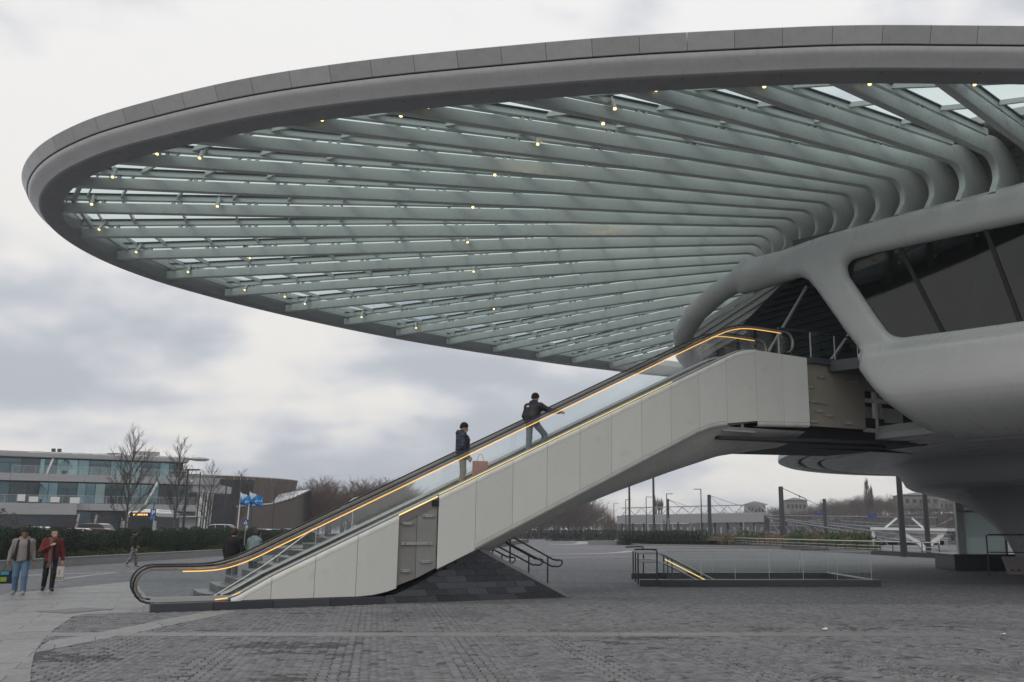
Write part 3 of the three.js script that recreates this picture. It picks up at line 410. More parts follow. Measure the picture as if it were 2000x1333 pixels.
  P('end_backing', [box(7.5, 2.6, .1, 24.0, 5.75, -2.3), box(7, .95, .1, 18.4, 4.88, -.62)], M.black); P('soffit_board', [prism([[14.9, 4.45], [23.5, 4.62], [23.5, 4.52], [14.9, 4.36]].reverse(), 5.1).translate(0, 0, -5.3), box(1.6, .14, .3, 16.6, 4.2, -5.1)], M.dark);
  // far cladding
  P('far_cladding', prism([...xs(1.6, 18.2).map((x) => [x, Bt(x) + .05]), ...xs(1.6, 18.2).reverse().map((x) => [x, T(x)])], .06).translate(0, 0, -2.0), M.panel);
  // decks, skirts
  const deckPath = topLine.filter((p) => p[0] < 18.3);
  for (const z of [-.23, -1.62]) P('deck', skin(deckPath.map(([x, y]) => [V(x, y - .01, z + .06), V(x, y + .03, z + .05), V(x, y + .05, z), V(x, y + .04, z - .2), V(x, y - .15, z - .2)])), M.galv);
  P('deck_channel', skin(deckPath.map(([x, y]) => [V(x, y + .006, -.085), V(x, y + .02, -.11), V(x, y + .02, -.15)])), M.dark);
  // steps
  const sg = merge([box(.40, .02, 1.0, .2, .2, 0), box(.015, .2, 1.0, .0, .1, 0), ...Array.from({ length: 13 }, (_, k) => box(.012, .19, .04, -.01, .1, -.45 + k * .075))]);
  let first; for (let i = 0; i < 32; i++) { const x = 2.2 + i * .41; const o = first ? first.clone() : (first = P('step', sg, M.galv)); if (i) esc.add(o); o.position.set(x, T(x) - .38, -.92); }
  // glass panes with open joints square to the slope
  for (const [z, nm] of [[-.25, 'glass_pane'], [-1.59, 'glass_pane']]) {
    const up = (x) => HL(x) - .09, lo = (x) => T(x) + .03, cuts = [1.35, 2.35, 3.35, 4.55, 5.4, 6.5, 7.35, 8.4, 9.3, 10.35, 11.25, 12.3, 13.25, 14.3, 15.35, 16.3];
    const q = (x, s) => x > 1.9 && x < 15.6 ? x - s * .38 : x;   // joint leans: top is moved down the slope
    const newel = []; for (let a = -70; a <= 90; a += 16) newel.push([.03 - .31 * Math.cos(a * Math.PI / 180), .545 + .31 * Math.sin(a * Math.PI / 180)]);
    for (let i = 0; i <= cuts.length; i++) {
      const a = i ? cuts[i - 1] + .006 : .05, b = i < cuts.length ? cuts[i] - .006 : 17.45, n = 6, L = [], U = [];
      for (let k = 0; k <= n; k++) { const x = lerp(a, b, k / n); L.push([x, x < 1.6 ? .24 : lo(x)]); const xu = lerp(q(a, 1), q(b, 1), k / n); U.push([xu, up(Math.max(xu, .05))]); }
      const pts = i === 0 ? [...newel.slice().reverse().filter(() => true), ...L].reverse() : null;
      const shape = i === 0 ? [...newel, ...U.slice(1), ...L.slice().reverse()] : [...L, ...U.reverse()];
      P(nm, prism(i === 0 ? shape.reverse() : shape, .012).translate(0, 0, z), M.glass);
    }
    // handrail, guide, light strip
    const hp = handLine.map(([x, y]) => V(x, y, z)), sweepHand = (w, h, dy, mat, name, from, to) => { const c = new THREE.CatmullRomCurve3(hp.slice(from, to), false, 'centripetal'), n = 150, rows = []; for (let k = 0; k <= n; k++) { const p = c.getPointAt(k / n), t = c.getTangentAt(k / n), nx = -t.y, ny = t.x, r = []; for (let s = 0; s < 10; s++) { const a = s / 10 * 2 * Math.PI, u = Math.sin(a) * h + dy, v = Math.cos(a) * w; r.push(V(p.x + nx * u, p.y + ny * u, p.z + v)); } rows.push(r); } P(name, skin(rows, true), mat); };
    sweepHand(.042, .020, .0, M.rubber, 'handrail', 0, hp.length); sweepHand(.026, .016, -.04, M.steel, 'handrail_guide', 0, hp.length); sweepHand(.03, .016, -.075, M.bronze, 'handrail_profile', 3, hp.length - 3);
    sweepHand(.016, .012, -.115, M.led, 'light_strip', 16, hp.length - 11);
  }
  P('light_strip', bar(V(6.3, T(6.3) + .035, -.07), V(13.2, T(13.2) + .035, -.07), .016, .014), M.ledPale); P('light_strip', bar(V(5.3, T(5.3) + .0, -.045), V(6.26, T(6.26) + .0, -.045), .02, .03), M.ledPale); P('light_strip', tube([V(1.3, .2, -.2), V(1.55, .23, -.2), V(1.85, .36, -.2)], .012, 6), M.led);
  P('strip_end_box', box(.16, .14, .08, 6.2, T(6.2) - .13, -.03), M.black);
  // glass guard of the upper landing
  for (const [x0, x1] of [[17.32, 17.9], [18.6, 19.6], [19.62, 20.6], [20.62, 21.4]]) P('landing_glass', box(x1 - x0, .86, .014, (x0 + x1) / 2, 7.52, x0 < 18 ? -.35 : -.25), M.glass);
  P('landing_rail', [bar(V(17.3, 7.97, -.3), V(21.6, 7.93, -.26), .05, .04)], M.dark); for (const x of [17.32, 18.6, 19.61, 20.61]) P('landing_post', box(.03, .86, .03, x, 7.52, -.27), M.steel);
}
{ // stone stair mound below the escalator
  const mound = thing('stair_mound', 'dark slate clad stair mound under the escalator with broad steps on both sides', 'stairs', ESC0, PHI), P = (n, g, m) => part(n, g, m, mound);
  // near face: slabs in courses on a leaning plane
  const face = [[4.85, .17], [5.3, .2], [5.75, .38], [6.35, .68], [7.3, 1.16], [7.6, 1.2], [9.88, .0], [4.85, 0]].map((p) => p), fz = (y) => -.02 - .28 * y; const ccw = (Q) => { let a = 0; Q.forEach((p, i) => { const q = Q[(i + 1) % Q.length]; a += p[0] * q[1] - q[0] * p[1]; }); return a > 0 ? Q : Q.slice().reverse(); };
  const F = ccw(face), sm = [M.stone, M.stoneB, withMap(std(.030, .034, .042, .5), .9), withMap(std(.075, .082, .095, .6), .8)];
  for (let j = 0; j < 9; j++) for (let i = -1; i < 12; i++) { const x0 = 4.3 + i * .52 + (j & 1) * .25, sl = .07, r = clip(F, [[x0, j * .15], [x0 + .513, j * .15], [x0 + .513 - sl, j * .15 + .145], [x0 - sl, j * .15 + .145]]); if (r.length < 3) continue; let A = 0; r.forEach((p, k) => { const q = r[(k + 1) % r.length]; A += p[0] * q[1] - q[0] * p[1]; }); if (Math.abs(A) < .012) continue; const g = prism(r, .06), pa = g.attributes.position, pz = rr(-.008, .008); for (let k = 0; k < pa.count; k++) pa.setZ(k, pa.getZ(k) - .06 + pz + fz(pa.getY(k))); P('slab', g, sm[rnd() * 4 | 0]); }
  P('core', prism([[4.9, .0], [5.3, .15], [6.3, .6], [7.35, 1.08], [7.5, 1.1], [9.75, 0]].reverse(), .3).translate(0, 0, -.75), M.black);
  P('edge_stone', (() => { const g = prism([[10.0, .0], [9.82, .0], [7.42, 1.24], [7.52, 1.31]], .34, .01), a = g.attributes.position; for (let k = 0; k < a.count; k++) a.setZ(k, a.getZ(k) - .345 - .28 * a.getY(k)); return g; })(), M.slabB);
  // stairs up from the left, wide first steps curving round, landing, stairs down to the right
  for (let k = 0; k < 9; k++) { const y = .17 * (k + 1), x0 = 1.3 + k * .40, zn = -2.15, zf = -5.4, cur = k < 3 ? 1.5 - k * .5 : 0; const s = []; if (cur) { s.push([5.2, -zn], [x0 + cur * .6, -zn]); for (let q = 0; q <= 6; q++) { const t = q / 6 * Math.PI / 2; s.push([x0 + cur * .6 - cur * .6 * Math.sin(t), -zn + cur * (1 - Math.cos(t))]); } s.push([x0, -zf], [5.2, -zf]); } else s.push([5.2, -zn], [x0, -zn], [x0, -zf], [5.2, -zf]); P('step', prism(s.reverse().map(([x, z]) => [x, z]), .17, .008).rotateX(-Math.PI / 2).translate(0, y - .17, 0), k % 2 ? M.stoneB : M.stone); P('nosing', bar(V(x0 - .004 + (cur ? cur * .0 : 0), y - .012, zn - cur), V(x0 - .004, y - .012, zf), .035, .03), M.slab); }
  P('landing', rbox(1.6, 1.6, 5.2, .02, 5.95, .82, -4.6), M.stone);
  for (let k = 0; k < 9; k++) P('step', box(.36, .17 * (9 - k), 5.2, 6.86 + k * .338, .17 * (9 - k) / 2, -3.6), k % 2 ? M.stoneB : M.stone);
  const hr = (z, n) => { const pts = [V(6.7, 2.35, z), V(7.1, 2.3, z), V(9.85, .94, z), V(10.1, .92, z), V(10.14, .82, z), V(10.05, .74, z), V(9.85, .76, z)]; P('handrail', tube(pts, .024, 8, 50), M.pole); P('handrail', tube([V(6.7, 2.12, z), V(7.1, 2.07, z), V(9.85, .74, z)], .022, 8, 30), M.pole); for (const x of [7.3, 8.6, 9.7]) P('post', rod(V(x, 0, z), V(x, 2.2 - (x - 7.3) * .49, z), .022), M.pole); };
  hr(-.95); hr(-2.2); hr(-4.2);
  const hl = (z, x1 = 5.6) => { P('handrail', tube([V(1.35, .02, z), V(1.4, .1, z), V(2.66, .9, z), V(4.7, 2.5, z), V(4.95, 2.54, z)], .022, 8, 40), M.steel); for (let x = 2.9; x < 5; x += .9) P('post', rod(V(x, Math.max(0, (x - 1.3) * .42), z), V(x, .9 + (x - 2.66) * .78, z), .016), M.steel); };
  hl(-2.2);
  const hb = P('brace', bar(V(3.6, 1.75, -2.25), V(4.4, 1.35, -2.25), .03, .05), M.galv);
}
{ // guarded stair opening in the plaza
  const w = thing('stairwell_barrier', 'glass guard on dark stone kerb round the stair opening in the plaza', 'barrier', [5.5, 0, -32.6]), P = (n, g, m) => { const o = part(n, g, m, w); o.position.set(-5.5, 0, 32.6); return o; };
  const [x0, x1, z0, z1] = [2.35, 8.75, -30.1, -35.2];
  P('kerb', [rbox(x1 - x0 + .5, .2, .28, .012, (x0 + x1) / 2 + .1, .1, z0 + .14)], M.stone); P('kerb', rbox(x1 - x0 + .3, .2, .28, .012, (x0 + x1) / 2, .1, z1 - .14), M.stone); P('kerb', rbox(.28, .2, 5.1, .012, x1 + .14, .1, (z0 + z1) / 2), M.stone); P('kerb', rbox(.9, .2, .3, .012, x0 - .35, .1, z1 + .3), M.stone); P('kerb', rbox(.9, .2, .3, .012, x0 - .3, .1, z0 - .0), M.stone);
  for (let i = 0; i < 6; i++) { const a = lerp(x0 + .1, x1 + .1, i / 6), b = lerp(x0 + .1, x1 + .1, (i + 1) / 6); for (const z of [z0 + .14, z1 - .14]) { P('glass_pane', box(b - a - .02, .86, .014, (a + b) / 2, .63, z), M.glass); P('glass_joint', box(.014, .84, .02, b, .62, z), M.steel); } }
  for (let i = 0; i < 4; i++) { P('glass_pane', box(.014, .86, 1.24, x1 + .14, .63, lerp(z0, z1, (i + .5) / 4)), M.glass); }
  P('top_rail', [box(x1 - x0, .025, .05, (x0 + x1) / 2 + .1, 1.07, z0 + .14), box(x1 - x0, .025, .05, (x0 + x1) / 2 + .1, 1.07, z1 - .14), box(.05, .025, 5.3, x1 + .14, 1.07, (z0 + z1) / 2)], M.galv);
  P('well_wall', [box(x1 - x0 + .3, 4, .2, (x0 + x1) / 2, -2.0, z1 - .12), box(.2, 4, 5.3, x1 + .12, -2.0, (z0 + z1) / 2), box(x1 - x0 + .3, 4, .2, (x0 + x1) / 2, -2.0, z0 + .12)], M.concrete);
  for (let k = 0; k < 18; k++) P('step', box(.34, 3.2, 4.9, x0 + .17 + k * .34, -.17 * (k + 1) - 1.6, (z0 + z1) / 2), k % 2 ? M.stoneB : M.stone);
  for (const z of [z0 - .9, z0 - 2.6, z1 + .8]) { P('handrail', tube([V(x0 - .75, .98, z), V(x0 - .1, .98, z), V(x0 + .2, .9, z), V(x0 + 3.2, -.6, z)], .024, 8, 40), M.steel); P('handrail', tube([V(x0 - .75, .7, z), V(x0 - .1, .7, z), V(x0 + .2, .62, z), V(x0 + 3.2, -.88, z)], .02, 8, 40), M.steel); P('post', [rod(V(x0 - .75, 0, z), V(x0 - .75, .98, z), .026), rod(V(x0 + .35, -.1, z), V(x0 + .35, .84, z), .024), rod(V(x0 + 1.4, -.7, z), V(x0 + 1.4, .3, z), .022)], M.pole); }
  P('light_strip', bar(V(x0 + .1, .8, z0 - .55), V(x0 + 2.2, -.25, z0 - .55), .03, .03), M.ledPale);
  P('end_frame', [tube([V(x0 - .2, .2, z0 - .1), V(x0 - .2, 1.1, z0 - .1), V(x0 - .9, 1.12, z0 - .1)], .026, 8, 30), tube([V(x0 - .35, .2, z1 + .2), V(x0 - .35, 1.12, z1 + .2), V(x0 - 1.0, 1.12, z1 + .2)], .026, 8, 30)], M.pole);
}
// ---------- people ----------
const skinM = (r, g, b) => std(r, g, b, .6), cloth = (r, g, b, s = .9) => { const m = std(r, g, b, s); m.map = grime.clone(); m.map.repeat.set(3, 3); return m; };
const J0 = { hip: [0, .93, 0], waist: [0, 1.08, 0], chest: [0, 1.30, .0], neck: [0, 1.47, -.01], head: [0, 1.615, .025], look: [0, 0, 1], sL: [.185, 1.405, -.01], sR: [-.185, 1.405, -.01], eL: [.235, 1.13, -.03], eR: [-.235, 1.13, -.03], wL: [.25, .88, .06], wR: [-.25, .88, .06], hL: [.095, .9, 0], hR: [-.095, .9, 0], kL: [.105, .49, .03], kR: [-.105, .49, .03], aL: [.11, .085, -.02], aR: [-.11, .085, -.02], tL: [.125, .035, .16], tR: [-.125, .035, .16] };
function person(o) {
  const J = { ...J0, ...o.J }, g = thing('person', o.label, 'person', o.pos, o.yaw), B = o.bulk ?? 1;
  const v3 = (a) => V(...a), L = v3(J.look).normalize(), up = V(0, 1, 0), side = V().crossVectors(up, L).normalize(), U = V().crossVectors(L, side);
  const H = v3(J.head), hp = (s, u, f) => H.clone().addScaledVector(side, s).addScaledVector(U, u).addScaledVector(L, f).toArray();
  const box3 = (pts, m) => { const a = [9, 9, 9], b = [-9, -9, -9]; for (const p of pts) for (let i = 0; i < 3; i++) { a[i] = Math.min(a[i], p[i] - m); b[i] = Math.max(b[i], p[i] + m); } return [a, b]; };
  const ch = (x, y, z, list, k) => { let d = 9; for (const [a, b, r, s] of list) d = smin(d, caps(x, y, z, a, b, r, s), k); return d; };
  // skin: one continuous body; head with brow, nose, chin and ears; hands with five fingers
  const head = [[hp(0, .03, -.015), hp(0, .045, .0), .092, .095], [hp(0, -.03, .02), hp(0, -.075, .05), .068, .045], [hp(0, .0, .088), hp(0, -.025, .108), .012, .016], [hp(-.03, .025, .075), hp(.03, .025, .075), .018, .018], [hp(-.018, -.055, .082), hp(.018, -.055, .082), .012, .012], [hp(.088, .015, -.01), hp(.09, -.03, 0), .016, .012], [hp(-.088, .015, -.01), hp(-.09, -.03, 0), .016, .012], [J.neck, hp(0, -.04, -.02), .056, .055]];
  const hand = (w, e, s) => { const W = v3(w), d = W.clone().sub(v3(e)).normalize(), sd = V().crossVectors(d, V(0, 0, 1)).lengthSq() > .05 ? V().crossVectors(d, V(s, 0, .001)).normalize() : V(0, 0, 1), n = V().crossVectors(d, sd).normalize(), q = (a, b, c) => W.clone().addScaledVector(d, a).addScaledVector(sd, b).addScaledVector(n, c).toArray(), r = [[q(0, 0, 0), q(.075, 0, .004), .027, .030], [q(.05, -.022, 0), q(.085, .022, 0), .018, .018]]; [[-.030, .150], [-.010, .168], [.010, .162], [.029, .140]].forEach(([b, l]) => { r.push([q(.085, b, .004), q(.125, b, .012 * 1), .0095, .009]); r.push([q(.125, b, .012), q(l, b, .032), .009, .008]); }); r.push([q(.03, -.03, .01), q(.07, -.055, .022), .012, .0105], [q(.07, -.055, .022), q(.095, -.05, .034), .0105, .009]); return r; };
  const core = [[J.hip, J.chest, .10, .11], [J.chest, J.neck, .09, .055], [J.sL, J.sR, .05, .05], [J.sL, J.eL, .042, .036], [J.eL, J.wL, .036, .026], [J.sR, J.eR, .042, .036], [J.eR, J.wR, .036, .026], [J.hL, J.kL, .065, .048], [J.kL, J.aL, .045, .034], [J.hR, J.kR, .065, .048], [J.kR, J.aR, .045, .034]];
  const hd = nets((x, y, z) => ch(x, y, z, head, .022), ...box3([hp(0, 0, 0)], .17), .0095), hl = hand(J.wL, J.eL, 1), hrr = hand(J.wR, J.eR, -1);
  const bl = [nets((x, y, z) => ch(x, y, z, core, .05), ...box3(core.flatMap((c) => [c[0], c[1]]), .16), .026), hd];
  for (const l of [hl, hrr]) bl.push(nets((x, y, z) => ch(x, y, z, l, .008), ...box3(l.flatMap((c) => [c[0], c[1]]), .035), .0055));
  part('body', merge(bl), o.skin, g);
  for (const s of [-1, 1]) part('eye', new THREE.SphereGeometry(.0105, 8, 6).translate(...hp(s * .032, .008, .083)), M.black, g);
  const puff = o.puff ? (y) => .011 * Math.abs(Math.sin(y * Math.PI / o.puff)) : () => 0, hem = o.hem ?? .86, jb = B;
  const tor = [[[J.hip[0], hem + .04, J.hip[2]], J.waist, .152 * jb, .145 * jb], [J.waist, J.chest, .145 * jb, .158 * jb], [J.chest, J.neck, .12 * jb, .075], [J.sL, J.sR, .075 * jb, .075 * jb]], arm = (s, e, w) => [[s, e, .075 * jb, .062 * jb], [e, w, .06 * jb, .046 * jb]];
  const jl = [...tor, ...arm(J.sL, J.eL, J.wL), ...arm(J.sR, J.eR, J.wR)];
  if (o.hood) jl.push([[J.neck[0] - .07, J.neck[1] + .03, J.neck[2] - .05], [J.neck[0] + .07, J.neck[1] + .03, J.neck[2] - .05], .065, .065], [[J.neck[0], J.neck[1] + .02, J.neck[2] - .1], [J.neck[0], J.neck[1] - .05, J.neck[2] - .11], .08, .06]);
  const ws = o.wide ?? 1;
  part(o.top ?? 'jacket', nets((x, y, z) => { let d = 9, a = 9; for (const c of tor) a = smin(a, caps(x * (.86), y, z, [c[0][0] * .86, c[0][1], c[0][2]], [c[1][0] * .86, c[1][1], c[1][2]], c[2], c[3]) , .05); for (const c of jl.slice(4)) d = smin(d, caps(x, y, z, c[0], c[1], c[2], c[3]), .03); return Math.max(smin(a, d, .05) - puff(y) + .006 * fbm(x * 9, y * 7, z * 9, 2), hem - y + .02 * Math.sin(x * 9)); }, ...box3(jl.flatMap((c) => [c[0], c[1]]), .24), .019), o.jacket, g);
  const leg = (h, k, a) => [[h, k, .092 * ws, .073 * ws], [k, [a[0], a[1] + .02, a[2]], .072 * ws, .062 * ws]], tl = [[[J.hip[0] - .05, J.hip[1] + .02, J.hip[2]], [J.hip[0] + .05, J.hip[1] + .02, J.hip[2]], .12, .12], ...leg(J.hL, J.kL, J.aL), ...leg(J.hR, J.kR, J.aR)];
  part('trousers', nets((x, y, z) => ch(x, y, z, tl, .035) + .007 * fbm(x * 8, y * 11, z * 8, 2), ...box3(tl.flatMap((c) => [c[0], c[1]]), .16), .019), o.trousers, g);
  for (const s of ['L', 'R']) { const a = J['a' + s], t = J['t' + s]; part('shoe', nets((x, y, z) => Math.max(ch(x, y, z, [[[a[0], a[1] - .02, a[2] - .03], t, .052, .045], [a, [a[0], a[1] + .05, a[2]], .05, .045]], .03), Math.min(a[1], t[1] + .05) - .085 - y), ...box3([a, t], .1), .014), o.shoes ?? M.black, g); }
  if (o.hat) part('hat', nets((x, y, z) => { const p = V(x, y, z).sub(H), u = p.dot(U), f = p.dot(L); return Math.max(Math.min(caps(x, y, z, hp(0, .035, -.012), hp(0, .06, -.012), .116, .112), caps(x, y, z, hp(0, .06, -.012), hp(0, o.hat, -.02), .1, o.hatTop ?? .075)), .015 + .35 * f - u); }, ...box3([hp(0, .05, 0)], .22), .012), o.hair, g);
  else part('hair', nets((x, y, z) => { const p = V(x, y, z).sub(H), u = p.dot(U), f = p.dot(L), s = p.dot(side); let d = caps(x, y, z, hp(0, .035, -.025), hp(0, .055, -.015), .112 + (o.curl ?? 0), .108 + (o.curl ?? 0)) + .012 * fbm(x * 22, y * 22, z * 22, 2); if (o.long) d = smin(d, caps(x, y, z, hp(0, -.02, -.07), hp(0, -.18, -.08), .085, .06), .05); return Math.max(d, Math.min(.062 - u, f - (.02 - (u < -.02 ? .05 : 0))) * .9); }, ...box3([hp(0, -.04, 0)], .24), .013), o.hair, g);
  g.userData.J = undefined; delete g.userData.J;
  return g;
}
const brown = skinM(.22, .12, .075), fair = skinM(.46, .29, .21), hairB = std(.016, .012, .010, .8), G = (x, y) => { const p = onH(x, y, 0); return [p.x, 0, p.z]; };
{
  const p1 = person({ label: 'man in beige hoodie and blue jeans with dark vest carrying bags', pos: G(34, 1162), yaw: .42, skin: brown, jacket: cloth(.27, .235, .22), trousers: cloth(.11, .19, .29), hair: hairB, shoes: cloth(.36, .28, .25), curl: .022, hood: true, hem: .88, bulk: 1.06, wide: 1.12, top: 'hoodie', J: { look: [.1, -.12, 1], wR: [-.31, .86, .03], eR: [-.28, 1.12, -.04], wL: [.29, .86, .04], aL: [.12, .09, .10], tL: [.14, .04, .28], kL: [.11, .49, .10], aR: [-.11, .1, -.12], tR: [-.13, .04, .04], kR: [-.105, .49, .0] } });
  // open gilet: two dark fronts
  for (const s of [-1, 1]) part('vest_front', tube([V(s * .115, 1.44, .06), V(s * .13, 1.3, .135), V(s * .155, 1.1, .14), V(s * .16, .9, .12)], .034, 8, 16), cloth(.018, .017, .022), p1);
  const bag = thing('shopping_bag', 'dark blue shopping bag with green and turquoise print held by the hoodie man', 'bag', G(9, 1158), .4); part('bag_body', rbox(.34, .36, .12, .02, 0, .42, 0), cloth(.018, .025, .05), bag); part('print', [rbox(.16, .13, .126, .01, -.07, .36, .0)], cloth(.28, .42, .05), bag); part('print', rbox(.2, .1, .126, .01, -.05, .53, 0), cloth(.06, .34, .42), bag); part('handle', tube([V(-.1, .6, 0), V(-.05, .78, 0), V(.05, .78, 0), V(.1, .6, 0)], .008, 6), M.black, bag);
  const p2 = person({ label: 'woman in red jacket with scarf and black trousers looking upwards', pos: G(92, 1155), yaw: .5, skin: fair, jacket: cloth(.16, .022, .022), trousers: cloth(.014, .014, .018), hair: hairB, long: true, hem: .84, bulk: 1.02, wide: 1.02, J: { head: [.01, 1.60, .03], look: [.5, .22, .8], wR: [-.06, 1.27, .24], eR: [-.29, 1.12, .08], wL: [.30, .84, .05], eL: [.27, 1.11, -.02], aL: [.09, .09, .16], tL: [.12, .03, .33], kL: [.1, .49, .14], aR: [-.12, .13, -.16], tR: [-.13, .04, -.02], kR: [-.1, .48, -.02] } });
  part('scarf', [tube([V(-.08, 1.47, .02), V(0, 1.43, .10), V(.08, 1.47, .02), V(0, 1.5, -.08)], .05, 8, 24, true), tube([V(-.02, 1.42, .1), V(-.03, 1.15, .17), V(-.01, .82, .18)], .055, 8, 16)], cloth(.20, .09, .08), p2);
  part('scarf_fringe', Array.from({ length: 7 }, (_, k) => rod(V(-.06 + k * .018, .84, .18), V(-.09 + k * .025, .66, .19), .006, .004, 5)), cloth(.42, .33, .3), p2);
  part('coat_front', tube([V(.06, 1.4, .12), V(.07, 1.1, .17), V(.08, .85, .16)], .04, 8, 12), cloth(.012, .012, .014), p2);
  const c = document.createElement('canvas'); c.width = 128; c.height = 256; const x = c.getContext('2d'); x.fillStyle = '#d9d2cb'; x.fillRect(0, 0, 128, 256); x.fillStyle = '#26262a'; for (let k = 0; k < 5; k++) { x.fillRect(58 + (k % 2) * 3, 60 + k * 19, 14, 13); x.fillStyle = '#d9d2cb'; x.fillRect(62, 64 + k * 19, 5, 4); x.fillStyle = '#26262a'; } x.fillStyle = '#6f7f5a'; for (let k = 0; k < 9; k++) { x.beginPath(); x.ellipse(14 + k * 13, 205 + 14 * Math.sin(k * 2.3), 8, 14, k, 0, 7); x.fill(); } x.fillStyle = '#4a4540'; for (let k = 0; k < 6; k++) x.fillRect(8 + k * 20, 226, 9, 18);
  const bt = new THREE.CanvasTexture(c); bt.colorSpace = THREE.SRGBColorSpace; const bw = thing('paper_bag', 'white paper carrier bag with dark vertical lettering held by the woman', 'bag', G(112, 1150), .35); part('bag_body', rbox(.24, .42, .11, .008, 0, .43, 0), new THREE.MeshStandardMaterial({ color: lin(.85, .85, .85), map: bt, roughness: .8 }), bw); part('handle', tube([V(-.06, .63, 0), V(-.02, .78, 0), V(.02, .78, 0), V(.06, .63, 0)], .006, 6), cloth(.3, .05, .06), bw);
  person({ label: 'boy in black top and patterned grey trousers walking beside the planter wall', pos: G(256, 1108), yaw: 2.3, skin: fair, jacket: cloth(.014, .015, .02), trousers: (() => { const m = std(.36, .36, .37, .9); m.map = noiseTex(128, (u, v) => tfbm(u, v, 9, 3.1, 2) > .08 ? .12 : .9, true, 4); return m; })(), hair: hairB, shoes: cloth(.45, .45, .45), hem: .9, wide: 1.15, J: { look: [.3, -.25, 1], aL: [.12, .09, .22], tL: [.13, .04, .4], kL: [.1, .5, .2], aR: [-.12, .14, -.28], tR: [-.13, .04, -.16], kR: [-.1, .46, -.06], wL: [.2, 1.0, .2], eL: [.25, 1.12, 0] } });
  person({ label: 'dark coated person seen from behind beyond the escalator foot', pos: [-10.55, 0, -28.2], yaw: 2.9, skin: fair, jacket: cloth(.010, .010, .014), trousers: cloth(.06, .065, .08), hair: std(.05, .028, .02, .8), hem: .76, bulk: 1.2, J: { eR: [-.33, 1.15, .02], wR: [-.42, .95, .1], head: [0, 1.62, .05] } });
  person({ label: 'person in pale teal jacket walking away beyond the escalator', pos: [-9.95, 0, -28.3], yaw: 2.6, skin: fair, jacket: cloth(.22, .29, .30), trousers: cloth(.03, .03, .04), hair: std(.035, .03, .03, .8), hem: .82, bulk: 1.12, hood: true, J: { head: [0, 1.59, .1], neck: [0, 1.46, .05], chest: [0, 1.3, .03] } });
  // two riders on the escalator
  const onE = (u, o, y) => { const c = Math.cos(PHI), s = Math.sin(PHI); return [ESC0[0] + u * c - o * s, y, ESC0[2] - u * s - o * c]; };
  const r1 = person({ label: 'man in navy quilted jacket and black beanie riding the escalator', pos: onE(7.2, .95, T(7.2) - .25), yaw: PHI + Math.PI / 2 - .25, skin: fair, jacket: cloth(.020, .026, .048, .55), trousers: cloth(.20, .185, .15), hair: cloth(.012, .012, .014), hat: .12, hatTop: .05, puff: .085, hem: .80, bulk: 1.16, hood: true, J: { look: [-.15, -.2, 1], wL: [.2, .92, .16], wR: [-.25, .86, .12], eR: [-.27, 1.12, -.02] } });
  const rb = thing('tote_bag', 'salmon pink carrier bag held by the man in the navy jacket', 'bag', onE(7.62, .72, T(7.4) - .08), PHI); part('bag_body', rbox(.40, .42, .12, .012, 0, .28, 0), cloth(.46, .20, .16), rb); part('handle', tube([V(-.1, .48, 0), V(-.04, .66, 0), V(.04, .66, 0), V(.1, .48, 0)], .007, 6), cloth(.46, .2, .16), rb);
  const r2 = person({ label: 'man in black hooded jacket leaning on the handrail with one foot a step higher', pos: onE(9.2, .95, T(9.2) - .26), yaw: PHI + Math.PI / 2 + .55, skin: fair, jacket: cloth(.012, .013, .018, .6), trousers: cloth(.13, .17, .185), hair: cloth(.010, .010, .011), hat: .07, hatTop: .1, hem: .84, bulk: 1.2, hood: true, wide: 1.12, J: { chest: [0, 1.28, .06], neck: [0, 1.45, .09], head: [0, 1.60, .13], look: [0, -.1, 1], sR: [-.2, 1.38, .07], sL: [.2, 1.38, .05], eR: [-.42, 1.25, .24], wR: [-.60, 1.22, .42], eL: [.27, 1.12, .0], wL: [.25, .92, .14], kR: [-.16, .62, .36], aR: [-.13, .28, .34], tR: [-.14, .24, .5], kL: [.1, .5, .0], aL: [.1, .09, -.06], tL: [.11, .04, .1] } });
  part('emblem', [rbox(.075, .04, .012, .005, .07, 1.36, -.128)], std(.8, .8, .8, .6), r2);
}
// ---------- planter wall, hedges ----------
const leafM = [std(.020, .040, .017, .7), std(.028, .052, .02, .7), std(.015, .028, .015, .75), std(.05, .075, .018, .8)];
for (const m of leafM) m.side = THREE.DoubleSide;
// a bush of separate leaf faces filling a rounded column
function leaves(n, rx, h, rz, s, fn = (t) => Math.pow(Math.sin(Math.PI * clamp(t * .8 + .16)), .45)) {
  const pos = new Float32Array(n * 9); const a = V(), b = V(), c = V();
  for (let i = 0; i < n; i++) { const t = Math.pow(rnd(), .85), th = rnd() * 6.283, r = fn(t) * (.45 + .62 * Math.sqrt(rnd())) * (1 + .22 * Math.sin(th * 3 + t * 9)), p = V(Math.cos(th) * rx * r, t * h, Math.sin(th) * rz * r), l = s * rr(.6, 1.4); a.set(rr(-1, 1), rr(-.4, 1), rr(-1, 1)).setLength(l); b.set(rr(-1, 1), rr(-1, 1), rr(-1, 1)).setLength(l * .45); p.toArray(pos, i * 9); c.copy(p).add(a).toArray(pos, i * 9 + 3); c.copy(p).addScaledVector(a, .5).add(b).toArray(pos, i * 9 + 6); }
  const g = new THREE.BufferGeometry(); g.setAttribute('position', new THREE.BufferAttribute(pos, 3)); g.computeVertexNormals(); return g;
}
const shrubG = [0, 1, 2, 3].map(() => leaves(2600, .58, 1.42, .55, .085)), lowG = [0, 1].map(() => leaves(260, .4, .42, .35, .10)), shrubMini = [0, 1].map(() => leaves(1500, .8, 1.75, .7, .17, (t) => t > .93 ? .8 : 1));
